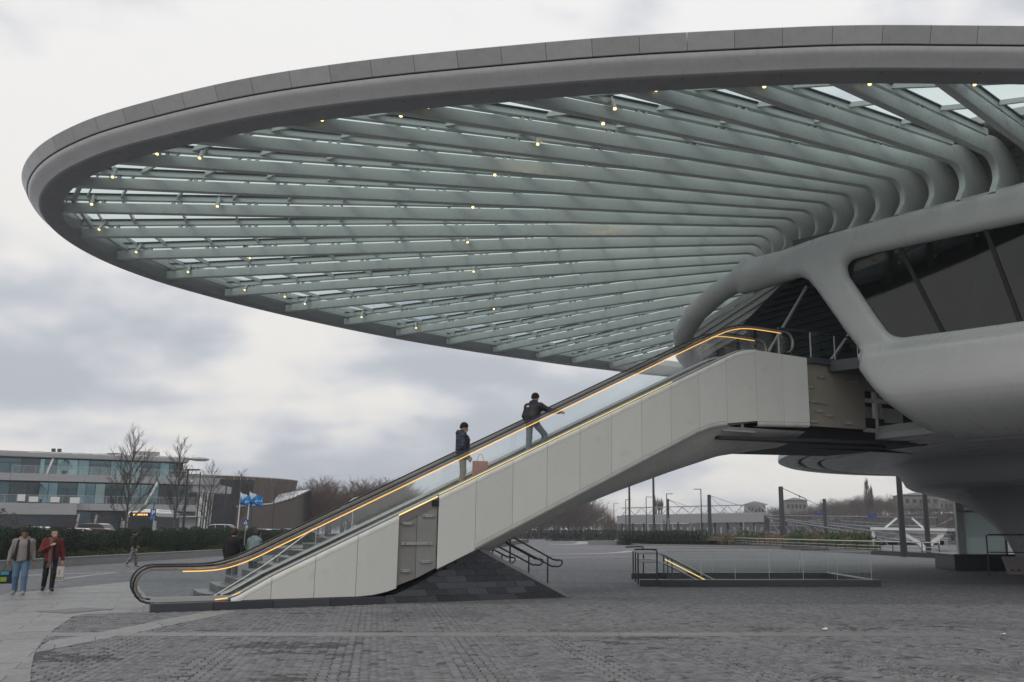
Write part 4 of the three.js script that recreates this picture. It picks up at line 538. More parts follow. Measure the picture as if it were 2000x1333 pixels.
{
  const w = thing('planter_wall', 'long low grey stone planter wall in front of the left hedge', 'wall', [-26.2, 0, -60]), xw = (z) => lerp(-25.6, -27.6, (z - 36) / 60);
  for (let z = 33; z < 100; z += 1.05) { const x = xw(z + .5); part('block', rbox(.3, .40, 1.04, .012, x + 26.2, .18, -z - .5 + 60), [M.kerb, M.slab, M.concrete][rnd() * 3 | 0], w); part('cap_stone', rbox(.36, .07, 1.043, .012, x + 26.2, .415, -z - .5 + 60), M.kerb, w); }
  const bed = struct('planting_bed', flat([[-25.7, -33], [-27.7, -100], [-33, -100], [-31, -33]], .3), std(.035, .03, .022, .95));
  const h = thing('hedge', 'dark evergreen hedge behind the long grey planter wall on the left', 'hedge', [-27.5, .3, -60]);
  for (let z = 33, i = 0; z < 101; z += .92, i++) { const o = part('shrub', shrubG[i & 3], leafM[[0, 1, 0, 2, 0][i % 5]], h); o.position.set(xw(z) - 1.25 + rr(-.12, .12) + 27.5, 0, 60 - z); o.rotation.y = rr(0, 6); o.scale.set(rr(.85, 1.15), rr(.88, 1.22), rr(.9, 1.1)); const q = part('shrub', shrubG[(i + 1) & 3], leafM[2], h); q.position.set(xw(z) - 2.1 + 27.5, 0, 60 - z); q.scale.set(1.05, rr(.9, 1.04), 1.05); }
  const low = []; for (let z = 34; z < 98; z += .75) { if (rnd() < .25) continue; const g = lowG[rnd() * 2 | 0].clone(); g.rotateY(rr(0, 6)); g.scale(1, rr(.6, 1.2), 1); g.translate(xw(z) - .45 + 27, .3, 60 - z); low.push(g); }
  const lp = thing('ground_cover', 'low yellow green plants along the top of the planter wall', 'plants', [-27, 0, -60]); lp.userData.kind = 'stuff'; delete lp.userData.category; stuff('low_plants', merge(low), leafM[3], lp);
}
const hedgeAt = (label, x0, x1, z, h, n) => { const a = at(x0, 1040, z), b = at(x1, 1040, z), o = thing('hedge', label, 'hedge', [(a.x + b.x) / 2, 0, -z]), c = (a.x + b.x) / 2; const dx = (b.x - a.x) / n; for (let i = 0; i < n; i++) { const s = part('shrub', shrubMini[i & 1], leafM[i % 3], o); s.position.set(a.x + dx * (i + .5) - c, 0, rr(-.3, .3)); s.scale.set(dx * 1.25, h / 1.75 * rr(.95, 1.05), 1.6); s.rotation.y = rnd() < .5 ? Math.PI : 0; } };
hedgeAt('clipped dark hedge at the right edge of the far plaza by the lamps', 1212, 1378, 126, 1.85, 14);
hedgeAt('long dark hedge beyond the white paving curves under the escalator', 1072, 1208, 182, 2.05, 13);
hedgeAt('farthest low hedge just above the mound handrails', 990, 1085, 250, 2.2, 9);
{ const k = (pts, w, h, nm, lb) => { const g = []; for (let i = 0; i < pts.length - 1; i++) g.push(bar(onH(...pts[i], 0).setY(h / 2), onH(...pts[i + 1], 0).setY(h / 2), w, h)); const m = struct(nm, merge(g), M.kerb); return m; };
  k([[1065, 1053], [1130, 1055], [1200, 1057]], .4, .2, 'kerb'); k([[1202, 1058], [1212, 1064], [1260, 1067], [1390, 1069], [1560, 1074], [1700, 1077]], .4, .22, 'kerb'); }
// ---------- leafless trees ----------
function bare(h, spread, n, seedN, up = .75) { // trunk and twigs, kept apart
  seed = seedN; const tr = [], tw = [];
  const grow = (p, d, len, r, lv) => { const q = p.clone().addScaledVector(d, len), r1 = r * .72; (lv === 0 ? tr : tw).push(rod(p, q, r, r1, lv < 2 ? 6 : 3)); if (lv >= 4 || len < .12) return; const k = lv === 0 ? 0 : lv < 3 ? 4 : 3; for (let i = 0; i < k; i++) { const t = .25 + .75 * (i + rnd()) / k, c = p.clone().addScaledVector(d, len * t), e = d.clone().add(V(rr(-1, 1), rr(.05, .8), rr(-1, 1)).multiplyScalar(.62)).normalize(); grow(c, e, len * rr(.45, .68), r * .55, lv + 1); } };
  const segs = 7; let p = V(0, 0, 0); const R = h * .0125; for (let i = 0; i < segs; i++) { const q = V(rr(-.05, .05) * i * .5, h * (i + 1) / segs * .97, rr(-.05, .05) * i * .5); tr.push(rod(p, q, R * (1 - i / segs * .93), R * (1 - (i + 1) / segs * .93), 7)); p = q; }
  for (let i = 0; i < n; i++) { const t = .2 + .76 * (i + rnd() * .5) / n, y = h * t, a = i * 2.4 + rr(-.4, .4), l = spread * (1 - .72 * Math.abs(t - .34) / .66) * rr(.7, 1.1); grow(V(0, y, 0), V(Math.cos(a), up + t * 1.0, Math.sin(a)).normalize(), l, R * .36 * (1 - t * .6), 1); }
  return [merge(tr), merge(tw)];
}
const treeP = [[265, 824, 78, 12], [357, 838, 86, 12], [417, 890, 106, 10], [473, 905, 124, 9]], treeL = ['tallest leafless street tree, nearest to the office building', 'slim leafless tree right of the tallest one, beside the bus', 'smaller leafless tree in front of the brown drum building', 'smallest leafless tree just left of the blue flags'];
const bareT = [[bare(11.5, 3.3, 34, 11), bare(11.5, 2.6, 30, 23), bare(10, 2.6, 26, 35), bare(10, 2.4, 26, 47)]][0];
treeP.forEach(([x, y, z], i) => { const p = at(x, y, z), t = thing('leafless_tree', treeL[i], 'tree', [p.x, .4, p.z], i * 1.3, 'leafless street trees by the office building'); const s = (p.y - .4) / (i < 2 ? 12.7 : 11.2); t.scale.setScalar(s); part('trunk', bareT[i][0], M.bark, t); part('crown', bareT[i][1], M.twig, t); });
// woods in the distance: each tree a tapering trunk with fine twigs, too many to count
const woodG = [0, 1, 2].map((i) => { const [a, b] = bare(9, 3.4, 22, 60 + i * 17, .5); return merge([a, b]); });
function wood(name, label, list, mat) { const o = thing(name, label, 'woods'); o.userData.kind = 'stuff'; delete o.userData.category; for (let v = 0; v < 3; v++) { const l = list.filter((_, i) => i % 3 === v); if (!l.length) continue; const I = new THREE.InstancedMesh(woodG[v], mat, l.length), O = new THREE.Object3D(), C = new THREE.Color(); l.forEach(([x, y, z, h], i) => { O.position.set(x, y, z); O.rotation.y = rr(0, 6.28); const s = h / 9; O.scale.set(s * rr(1.3, 1.9), s, s * rr(1.3, 1.9)); O.updateMatrix(); I.setMatrixAt(i, O.matrix); I.setColorAt(i, C.setRGB(...[[.8, .75, .7], [1.3, .95, .8], [.9, .9, .85], [1.1, .8, .65]][rnd() * 4 | 0])); }); I.name = 'bare_trees'; I.userData.kind = 'stuff'; o.add(I); } }
const woodM = std(.10, .085, .075, .95), woodR = std(.10, .068, .055, .95);
const hillY = (px, d) => (1.5 + 7.5 * sstep(1380, 1760, px)) * sstep(296, 365, d);
{ const l = []; for (let i = 0; i < 70; i++) { const x = rr(555, 790), p = at(x, 1040, rr(185, 250)), top = x < 590 ? 955 : x < 640 ? 940 : x < 690 ? 950 : 940; const q = at(x, top + rr(0, 34), -p.z); l.push([p.x, 0, p.z, q.y]); } wood('distant_trees', 'brownish leafless trees beyond the brown drum building', l, woodR);
  const m = []; for (let i = 0; i < 90; i++) { const x = rr(1000, 1215), d = rr(215, 290), q = at(x, lerp(975, 1015, sstep(1150, 1215, x)) + rr(0, 22), d); m.push([q.x, 0, q.z, q.y]); } wood('distant_trees', 'brownish leafless trees under the escalator beyond the plaza', m, woodM);
  const n = []; for (let i = 0; i < 760; i++) { const x = rr(1365, 2100), d = rr(296, 420), p = at(x, 1040, d); n.push([p.x, hillY(x, d) - .6, p.z, rr(4.5, 8)]); } wood('hillside_woods', 'leafless woods covering the low hill on the right horizon', n, woodM);
  const c = []; for (let i = 0; i < 160; i++) { const x = rr(-200, 1000), d = rr(300, 420), q = at(x, 1012 + rr(-8, 10), d); c.push([q.x, 0, q.z, q.y]); } wood('distant_trees', 'far line of leafless trees behind the left buildings', c, woodM);
}
{ // low hill on the right
  const rows = []; for (let j = 0; j <= 8; j++) { const r = []; for (let i = 0; i <= 40; i++) { const x = lerp(20, 420, i / 40), z = lerp(290, 470, j / 8), pxx = CX + x / z * FPX; r.push(V(x, -.4 + hillY(pxx, z) + 1.0 * fbm(x * .03, z * .03, 1), -z)); } rows.push(r); } struct('hills', skin(rows, false, true), std(.03, .026, .02, .95)); 
}
{ // two poplars: tall narrow crowns of fine upright twigs
  const pop = (x, y, d, w, lb) => { const p = at(x, y, d), o = thing('poplar_tree', lb, 'tree', [p.x, 8, p.z]), h = p.y - 8, tw = []; for (let i = 0; i < (w > 1.8 ? 300 : 70); i++) { const t = rnd(), a = rnd() * 6.28, r = w * .36 * Math.sin(Math.PI * Math.pow(t, .8) * .93 + .12) * Math.sqrt(rnd()), b = V(Math.cos(a) * r, t * h * .95, Math.sin(a) * r); tw.push(rod(b, b.clone().add(V(Math.cos(a) * .3, rr(1, 2.4), Math.sin(a) * .3)), .06, .02, 3)); } part('trunk', rod(V(0, -1, 0), V(0, h * .9, 0), .4, .08), M.bark, o); part('crown', merge(tw), std(.05, .045, .035, .95), o); };
  pop(1692, 940, 330, 3.2, 'tall dark poplar standing above the hillside woods, the taller of two'); pop(1701, 955, 330, 2.0, 'shorter poplar close to the right side of the tall poplar'); 
  pop(1281, 978, 300, 1.6, 'thin poplar on the horizon left of the lamps, first of three'); pop(1287, 983, 300, 1.5, 'thin poplar on the horizon left of the lamps, middle of three'); pop(1292, 985, 300, 1.4, 'thin poplar on the horizon left of the lamps, last of three');
}
// ---------- street lamps and masts ----------
const lampT = [[1369, 958, -1], [1302, 967, -1], [1262, 973, -1], [1222, 978, -1], [1199, 985, -1], [443, 934, 1], [495, 946, 1], [536, 956, 1], [592, 970, 1]], lampL = ['street lamp nearest the right end of the far hedge', 'street lamp second from the right above the far hedge', 'street lamp third from the right above the far hedge', 'street lamp fourth from the right above the far hedge', 'farthest street lamp of the row on the right', 'street lamp in front of the brown drum building', 'street lamp right behind the blue flags', 'street lamp before the slanted brown wing', 'street lamp right of the slanted brown wing'];
let lampProto; lampT.forEach(([x, y, s], i) => { const d = 6.35 * FPX / (1040 - y), p = at(x, y, d); const o = lampProto ? lampProto.clone() : thing('street_lamp', '', 'street lamp', [0, 0, 0]); if (lampProto) { o.name = numbered('street_lamp'); scene.add(o); } else { lampProto = o; part('pole', cyl(.07, .11, 8, 0, 4, 0), M.pole, o); part('lamp_head', [rbox(1.15, .10, .3, .03, .52, 7.98, 0)], M.pole, o); part('base', cyl(.16, .18, .5, 0, .25, 0), M.pole, o); } tag(o, lampL[i], 'street lamp', 'street lamps round the plaza'); o.position.set(p.x, 0, p.z); o.rotation.y = s < 0 ? Math.PI : 0; });
{ const p = at(367, 917, 92), o = thing('lamp_mast', 'tall lamp mast with two flat heads and a camera beside the bus', 'lamp mast', [p.x, 0, p.z]); part('pole', cyl(.09, .13, p.y, 0, p.y / 2, 0), M.pole, o); part('lamp_head', [rbox(1.3, .12, .35, .03, .5, p.y - .05, 0), rbox(1.6, .1, .3, .03, -.9, p.y - .35, 0)], M.pole, o); part('side_mast', [cyl(.05, .06, p.y * .97, 1.25, p.y * .48, 0), box(1.2, .06, .06, .7, p.y - .5, 0)], M.pole, o); part('camera', [new THREE.SphereGeometry(.2, 12, 8).translate(.45, p.y - 1.2, .1)], M.whitePaint, o); }
const mast = (x, y, yb, d, r, lb, cab) => { const p = at(x, y, d), b = at(x, yb, d), o = thing('steel_mast', lb, 'mast', [p.x, 0, p.z]); part('pole', cyl(r * .85, r, p.y - b.y, 0, (p.y + b.y) / 2, 0, 12), M.pole, o); if (cab) for (const [cx, cy] of cab) { const q = at(cx, cy, d + 20); part('cable', rod(V(0, p.y - .1, 0), V(q.x - p.x, q.y, q.z - p.z), .035, .035, 4), M.pole, o); } };
mast(1525, 951, 1062, 118, .34, 'dark mast with stay cables in the middle of the railway view', [[1575, 975], [1605, 990]]); mast(1610, 975, 1060, 125, .26, 'shorter dark mast right of the middle mast', null); mast(1755, 922, 1088, 64, .22, 'thick dark mast reaching up to the underside disc', [[1806, 962], [1830, 958]]); mast(1806, 962, 1088, 68, .20, 'dark mast left of the glass lift tower', null); mast(1385, 967, 1060, 150, .34, 'dark mast with stay cables above the footbridge', [[1450, 990], [1420, 1000]]); mast(1229, 950, 1058, 130, .16, 'thin mast touching the escalator underside, left one', null); mast(1276, 930, 1058, 126, .17, 'thin mast touching the escalator underside, right one', null); mast(1304, 975, 1058, 170, .3, 'dark mast with cables left of the hedge lamp', [[1350, 992], [1345, 1000]]);
// ---------- railway: footbridge, gantries, trusses, platform roof ----------
{
  const d = 190, b0 = at(1215, 1005, d), b1 = at(1500, 1008, d - 25), o = thing('footbridge', 'long grey footbridge with truss railing across the tracks', 'footbridge', [b0.x, 0, b0.z]), L = (p) => p.clone().sub(V(b0.x, 0, b0.z)); const y = b0.y;
  const e0 = L(b0), e1 = L(b1); e1.y = e0.y; part('deck_beam', bar(e0.clone().setY(y - 1.1), e1.clone().setY(y - 1.1), 3, 1.5), std(.30, .30, .31, .7), o); part('top_chord', [bar(e0.clone().setY(y + 1.2), e1.clone().setY(y + 1.2), .2, .18), bar(e0.clone().setY(y - .25), e1.clone().setY(y - .25), .25, .18)], M.galv, o); for (let i = 0; i < 20; i++) { const a = e0.clone().lerp(e1, i / 20).setY(y + (i & 1 ? 1.2 : -.25)), c = e0.clone().lerp(e1, (i + 1) / 20).setY(y + (i & 1 ? -.25 : 1.2)); part('truss_bar', rod(a, c, .07, .07, 5), M.galv, o); } for (let i = 0; i <= 12; i++) { const p = e0.clone().lerp(e1, i / 12); part('pillar', box(.3, y - 1.8, .3, p.x, (y - 1.8) / 2, p.z), M.pole, o); }
  const tru = (x0, y0, d0, x1, y1, d1, h, w, lb) => { const a = at(x0, y0, d0), b = at(x1, y1, d1), t = thing('lattice_gantry', lb, 'gantry', [a.x, 0, a.z]), q = (p, dy = 0) => V(p.x - a.x, p.y + dy, p.z - a.z); for (const dy of [0, -h]) part('chord', rod(q(a, dy), q(b, dy), w, w, 5), M.latt, t); const n = Math.max(8, Math.round(a.distanceTo(b) / h / 1.4)); const z = []; for (let i = 0; i < n; i++) { const c = q(a).lerp(q(b), i / n), e = q(a).lerp(q(b), (i + 1) / n); z.push(rod(c, e.clone().setY(e.y - h), w * .6, w * .6, 4), rod(c.clone().setY(c.y - h), c, w * .5, w * .5, 4)); } stuff('lattice', merge(z), M.latt, t); for (const p of [a, b]) if (p.y > 1) part('post', rod(q(p), V(p.x - a.x, 0, p.z - a.z), w * 1.6, w * 1.6, 6), M.pole, t); };
  tru(1495, 1008, 150, 1830, 1012, 190, 1.6, .13, 'highest lattice gantry running level across the railway');
  tru(1500, 1012, 135, 1790, 1062, 110, 2.0, .12, 'lattice gantry sloping down to the right, nearest one'); tru(1535, 1015, 150, 1850, 1058, 128, 2.0, .12, 'lattice gantry sloping down to the right, second one'); tru(1580, 1018, 165, 1860, 1046, 142, 2.0, .12, 'lattice gantry sloping down to the right, third one'); tru(1420, 1020, 170, 1560, 1024, 160, 1.5, .1, 'small lattice gantry left of the middle mast'); tru(1640, 1018, 170, 1862, 1034, 158, 1.8, .12, 'lattice gantry sloping down to the right, farthest one');
  for (const [x, y, i] of [[1600, 1006, 0], [1704, 1008, 1]]) { const p = at(x, y, 165), s = thing('platform_sign', ['blue platform sign under the gantry, left one', 'blue platform sign under the gantry, right one'][i], 'sign', [p.x, 0, p.z]); part('board', box(1.6, .6, .1, 0, p.y, 0), std(.03, .05, .22, .5), s); part('hanger', [rod(V(-.6, p.y, 0), V(-.6, p.y + 1.2, 0), .04), rod(V(.6, p.y, 0), V(.6, p.y + 1.2, 0), .04)], M.pole, s); }
  // white platform roof on a forked column
  const z = 84, pr = thing('platform_roof', 'white curved platform roof on a forked column seen past the lift', 'platform roof', [...(() => { const p = at(1790, 1085, z); return [p.x, 0, p.z]; })()]), c0 = at(1790, 1040, z), qq = (x, y, dz = 0) => { const p = at(x, y, z + dz); return V(p.x - c0.x, p.y, p.z - c0.z); };
  part('roof_beam', [bar(qq(1706, 1033), qq(1872, 1036), .9, .22)], M.whitePaint, pr); part('front_post', bar(qq(1709, 1034), qq(1710, 1068), .2), M.whitePaint, pr); part('strut', [bar(qq(1733, 1031), qq(1755, 1013), .14), bar(qq(1785, 1013), qq(1806, 1031), .14)], M.whitePaint, pr); part('rising_roof', skin([[qq(1812, 1032), qq(1838, 1026), qq(1862, 1010)], [qq(1812, 1032, 8), qq(1838, 1027, 8), qq(1866, 1014, 8)]]), M.whitePaint, pr);
  part('fork', [bar(qq(1762, 1040), qq(1800, 1062), .3, .3), bar(qq(1845, 1044), qq(1820, 1064), .3, .3), bar(qq(1800, 1062), qq(1808, 1075), .5, .4), bar(qq(1760, 1038), qq(1850, 1042), .25, .25)], M.whitePaint, pr); part('back_post', bar(qq(1836, 1042), qq(1837, 1064), .18), M.whitePaint, pr);
  for (let i = 0; i < 5; i++) { const p = at(1430 + i * 100, 1058, 112 - i * 5), t = struct('railway_platform', box(34, .9, 3, p.x, .1, p.z - 16 - i * 5), std(.22, .22, .22, .8)); }
  { const a = at(1212, 1024, 215), w = thing('station_wall', 'long low grey building behind the tracks under the footbridge', 'building', [a.x, 0, a.z]); const e = at(1505, 1024, 205); part('wall', bar(V(0, a.y / 2, 0), V(e.x - a.x, a.y / 2, e.z - a.z), 4, a.y), std(.10, .10, .115, .8), w); for (let i = 0; i < 22; i++) part('window', box(.9, 1.6, .1, (e.x - a.x) * (i + .6) / 23, a.y * .55, (e.z - a.z) * (i + .6) / 23 + 2.03), std(.28, .31, .33, .3), w); }
  // small equipment posts between the hedge and the tracks
  let n = 0; for (let i = 0; i < 15; i++) { const x = rr(1240, 1500), p = at(x, rr(1008, 1028), rr(140, 180)), o2 = thing('catenary_post', 'thin steel post standing among the tracks under the footbridge', 'post', [p.x, 0, p.z], 0, 'posts along the railway'); part('pole', rod(V(0, 0, 0), V(0, p.y, 0), .09, .08, 5), rnd() < .5 ? M.galv : M.pole, o2); n++; }
}
{ // guard rail and planting at the plaza edge
  const P = [[1400, 1063], [1480, 1070], [1560, 1075], [1640, 1080], [1710, 1084], [1780, 1088], [1836, 1091]].map(([x, y]) => onH(x, y, 0)), o = thing('guard_rail', 'steel guard rail along the plaza edge above the tracks', 'railing', [P[3].x, 0, P[3].z]), q = (p, y) => V(p.x - P[3].x, y, p.z - P[3].z), c = new THREE.CatmullRomCurve3(P);
  for (const y of [.98, .66, .42]) part('rail', tube(P.map((p) => q(p, y)), y > .9 ? .04 : .022, 6, 40), M.steel, o); for (let i = 0; i <= 34; i++) { const p = c.getPointAt(i / 34); part('post', bar(q(p, .1), q(p, .98), .06, .05), M.pole, o); }
  const g = []; for (let i = 0; i < P.length - 1; i++) g.push(bar(P[i].clone().setY(.12), P[i + 1].clone().setY(.12), .4, .4)); struct('edge_kerb', merge(g), M.stone);
  const grass = [], gr = []; for (let i = 0; i < 240; i++) { const x = rr(1385, 1700), p = at(x, 1060, lerp(128, 76, (x - 1385) / 315) + rr(2, 16)); const gg = lowG[i & 1].clone(); const s = rr(1.2, 2.8); gg.scale(s, s * rr(.8, 1.6), s); gg.rotateY(rr(0, 6)); gg.translate(p.x, 0, p.z); (x > 1530 && rnd() < .75 || rnd() < .2 ? gr : grass).push(gg); }
  const go = thing('shrub_border', 'mixed border of dry grasses and green shrubs along the guard rail', 'plants', [0, 0, 0]); go.userData.kind = 'stuff'; delete go.userData.category; stuff('dry_grass', merge(grass), (() => { const m = std(.17, .125, .07, .9); m.side = THREE.DoubleSide; return m; })(), go); stuff('green_shrubs', merge(gr), (() => { const m = std(.05, .075, .022, .85); m.side = THREE.DoubleSide; return m; })(), go);
}
{ // glass lift tower by the leg
  const z = 44, a = at(1862, 1095, z), o = thing('lift_tower', 'pale glass lift tower on a dark plinth beside the flared leg', 'lift tower', [a.x + 1, 0, a.z], -.12), fr = M.whitePaint;
  part('plinth', [rbox(3.4, .62, 3.6, .02, .35, .31, 0)], M.stone, o); part('plinth_cap', rbox(3.5, .08, 3.7, .02, .35, .66, 0), M.stoneB, o);
  part('corner_post', box(.34, 3.6, .34, -.85, 2.45, 1.2), withMap(std(.62, .63, .62, .5), .5), o); part('corner_post', box(.1, 3.6, .1, 1.05, 2.45, 1.3), M.steel, o); part('corner_post', box(.12, 3.6, .12, 1.75, 2.45, 1.3), M.steel, o);
  for (const y of [[.7, 2.55], [2.6, 4.4]]) { part('glass_pane', box(1.68, y[1] - y[0], .02, .18, (y[0] + y[1]) / 2, 1.3), new THREE.MeshPhysicalMaterial({ color: lin(.85, .93, .92), roughness: .6, transmission: .7, thickness: 0 }), o); part('glass_pane', box(.62, y[1] - y[0], .02, 1.4, (y[0] + y[1]) / 2, 1.3), M.glass, o); part('glass_pane', box(.02, y[1] - y[0], 2.2, -.85, (y[0] + y[1]) / 2, 0), M.glass, o); }
  part('crossbar', box(2.75, .1, .12, .4, 2.575, 1.36), M.steel, o);
}
{ // striped road barrier leaning by the leg, with a tube frame
  const a = onH(1975, 1128, 0), o = thing('barrier_board', 'tilted red and white barrier board at the right edge', 'barrier', [a.x + .3, 0, a.z], -.2), q = new THREE.Group();
  const bd = part('board', rbox(1.5, .06, 1.05, .02, 0, 0, 0), std(.28, .25, .25, .6), o); bd.position.set(.35, .42, -.3); bd.rotation.x = .62; for (let i = 0; i < 6; i++) { const s = part('red_stripe', box(.14, .012, .34, 0, 0, 0), std(.32, .05, .06, .6), o); s.position.set(-.22 + i * .24, .62, -.56); s.rotation.x = .62; const t = part('slot', box(.1, .012, .07, 0, 0, 0), M.dark, o); t.position.set(-.22 + i * .24, .255, .05); t.rotation.x = .62; }
  part('frame', tube([V(-.95, 0, -.4), V(-.95, 1.5, -.4), V(-.9, 1.56, -.4), V(1.6, 1.56, -.4)], .03, 8, 40), M.pole, o); part('frame', rod(V(-.9, .9, -.4), V(1.6, .9, -.4), .022), M.pole, o);
}
{ // scraps of paper lying on the setts
  for (const [x, y, lb] of [[1962, 1243, 'small white paper scrap on the setts at the right edge'], [1191, 1141, 'small white paper scrap in the shade left of the stairwell'], [1612, 1232, 'tiny paper scrap on the setts below the stairwell']]) { const p = onH(x, y, 0), g = new THREE.PlaneGeometry(.10, .07, 3, 2).rotateX(-Math.PI / 2), a = g.attributes.position; for (let i = 0; i < a.count; i++) a.setY(i, .02 + .03 * rnd()); g.computeVertexNormals(); solo('paper_scrap', g.translate(p.x, 0, p.z), std(.7, .69, .66, .9), lb, 'litter').material.side = 2; }
}
// ---------- road, office building, drum building, vehicles, signs ----------
struct('road', [box(150, .5, 26, -85, .25, -84), box(150, .5, 60, -85, .28, -128)], withMap(std(.075, .075, .08, .9), .1));
const dark = std(.022, .026, .03, .3), frameM = std(.035, .04, .045, .5), off = withMap(std(.40, .40, .41, .6), .2), winM = [std(.09, .16, .18, .08), std(.13, .21, .235, .08), std(.05, .085, .095, .08), std(.035, .045, .05, .1), std(.19, .25, .255, .1)];
for (const m of winM) { m.metalness = .5; m.color.multiplyScalar(2.1); }
{
  const A = at(-70, 1040, 139), B = at(352, 1040, 154), dx = B.x - A.x, dz = B.z - A.z, Lf = Math.hypot(dx, dz), o = thing('office_building', 'grey three storey office building with glass bands and white balcony fascias', 'office', [A.x, .5, A.z], Math.atan2(-dz, dx));
  const lev = [[4.55, 5.9], [8.75, 9.85], [12.85, 13.75]];   // fascias: bottom, top (metres above the street)
  const sm = [[4.55, 0], [8.75, 0], [12.85, 0]];
  const fas = (y0, y1, out, len, n) => { for (let i = 0; i < n; i++) part('fascia_panel', rbox(len / n - .03, y1 - y0, .25, .03, (i + .5) * len / n, (y0 + y1) / 2, out), off, o); };
  fas(8.75, 9.85, 2.2, Lf + 5, 7); fas(12.3, 13.0, 1.6, Lf - .5, 7); fas(4.45, 5.5, 2.2, Lf + 2, 6);
  part('fascia_panel', rbox(15, 1.6, .3, .03, 6.5, 4.55, 3.4), off, o);
  part('slab', [box(Lf + 5, .4, 12, (Lf + 5) / 2, 9.3, -3.7), box(Lf, .4, 12, Lf / 2, 12.6, -4.2), box(Lf + 2, .4, 12, Lf / 2 + 1, 5.0, -3.7)], off, o);
  part('roof', [box(Lf - 2, .35, 10, Lf / 2 - 1, 13.05, -4)], M.galv, o); part('roof_hood', [box(4, 1.2, 3, Lf - 6, 13.5, -3)], off, o); part('roof_vent', [new THREE.SphereGeometry(1.7, 16, 8).scale(1.3, .35, 1).translate(Lf - 10.5, 13.1, -2), cyl(.3, .3, .5, 10.1, 13.6, 0), cyl(.3, .3, .5, 10.9, 13.6, 0)], M.pole, o);
  for (let i = 0; i < 9; i++) part('roof_hump', new THREE.SphereGeometry(1, 10, 6).scale(1.6, .35, 1).translate(8 + i * 2.9, 13.0, .5), M.galv, o);
  part('core_wall', [box(Lf - 1, 12.8, .4, Lf / 2, 6.6, -6)], dark, o); part('end_wall', [box(.3, 12.6, 6, Lf - .6, 6.6, -3.2)], frameM, o);
  const floorW = (y0, y1, z, len, list) => { let x = 0, i = 0; while (x < len - .5) { const w = list[i % list.length][0], t = list[i % list.length][1]; i++; const f = part('window', [box(.09, y1 - y0, .14, x, (y0 + y1) / 2, z), box(w, .12, .13, x + w / 2, y1 - .06, z), box(w, .12, .13, x + w / 2, y0 + .06, z), ...(t === 'd' ? [box(w, .1, .13, x + w / 2, y0 + (y1 - y0) * .68, z), box(.09, (y1 - y0) * .66, .13, x + w / 2, y0 + (y1 - y0) * .34, z)] : [])], frameM, o); part('pane', box(w - .09, y1 - y0 - .2, .05, x + w / 2, (y0 + y1) / 2, z), winM[t === 'd' ? 2 : t], f); x += w; } };
  floorW(9.85, 12.35, 0, Lf - 1, [[1.5, 0], [1.6, 4], [3.0, 'd'], [2.4, 3], [.7, 1], [1.6, 'd'], [2.9, 1], [1.5, 0], [3, 'd'], [1.5, 0], [1.5, 1], [1.4, 1], [2.8, 'd'], [1.4, 0], [1.5, 2]]); floorW(5.5, 8.75, 0, Lf + 1, [[1.1, 3], [1.3, 0], [1.2, 3], [1.3, 2], [2.4, 3], [1.5, 3], [1.2, 1], [1.3, 1], [2.6, 'd'], [1.2, 1], [1.3, 0], [1.4, 4], [2.5, 'd'], [1.3, 1], [1.2, 4], [1.3, 1], [1.4, 1], [2.4, 3], [2.0, 2]]);
  floorW(.2, 4.4, .8, Lf, [[3.2, 3], [3.4, 3], [2.6, 3], [1.8, 3], [3.0, 3], [2.2, 2], [3.2, 3]]);
  // balcony railings
  const rail = (y, z, x0, x1) => { part('railing', [box(x1 - x0, .06, .06, (x0 + x1) / 2, y + 1.15, z)], M.galv, o); for (let x = x0; x <= x1; x += 1.5) part('baluster', box(.05, 1.15, .05, x, y + .57, z), M.galv, o); part('railing_glass', box(x1 - x0, 1.0, .02, (x0 + x1) / 2, y + .55, z), M.glass, o); }; rail(9.85, 2.1, 5, Lf + 4.5); rail(5.5, 2.1, 0, Lf + 1.5);
  // slanting white props and box planters on the terraces
  part('column', [bar(V(9.5, 9.85, 1.4), V(10.2, 12.4, 1.4), .3, .3), bar(V(23.5, 5.4, 2.2), V(25, 9, 2.2), .35, .35)], M.whitePaint, o); for (const x of [14, 16.4]) part('pylon', bar(V(x, .2, 3.6), V(x + .35, 3.9, 3.6), 1.15, .3), off, o); part('pylon', rbox(1.4, 2.4, .5, .25, Lf - 8.5, 2.2, 4.5), off, o);
  part('terrace_unit', [box(1.2, .8, .6, 8.2, 6.0, 2.6), box(1.2, .8, .6, 11, 6.0, 2.6), box(1.3, .9, .6, 13.6, 5.9, 3.2), box(1, 1, .6, 6.6, 6.2, 2.6)], M.whitePaint, o);
  // round lower end of the building
  part('canopy_edge', prism([[0, 0], [6, -1.1], [6, -2.2], [0, -2.0]], 6).translate(Lf + 1, 9.6, -4), off, o);
  const pl = (x, y, h, lb) => { const p = V(x, y, 1.0).applyAxisAngle(V(0, 1, 0), o.rotation.y).add(o.position), t = thing('potted_shrub', lb, 'plant', p.toArray()); part('pot', cyl(.4, .3, .6, 0, .3, 0, 12), M.pole, t); const f = part('foliage', leaves(420, .95, h, .95, .14, (q) => Math.sin(Math.PI * clamp(q * .9 + .1))), [std(.07, .06, .035, .9), std(.03, .035, .02, .9)][rnd() * 2 | 0], t); f.position.y = .5; f.material.side = 2; };
  pl(11.9, 9.85, 1.9, 'round shrub on the upper balcony beside the white slanting prop'); pl(20.6, 9.85, 2.0, 'round shrub in the middle of the upper balcony'); pl(28.2, 9.85, 1.9, 'narrow shrub near the right end of the upper balcony'); pl(9.0, 5.5, 2.3, 'reddish shrub at the left of the lower balcony'); pl(18.6, 5.5, 2.3, 'reddish shrub in the middle of the lower balcony');
}
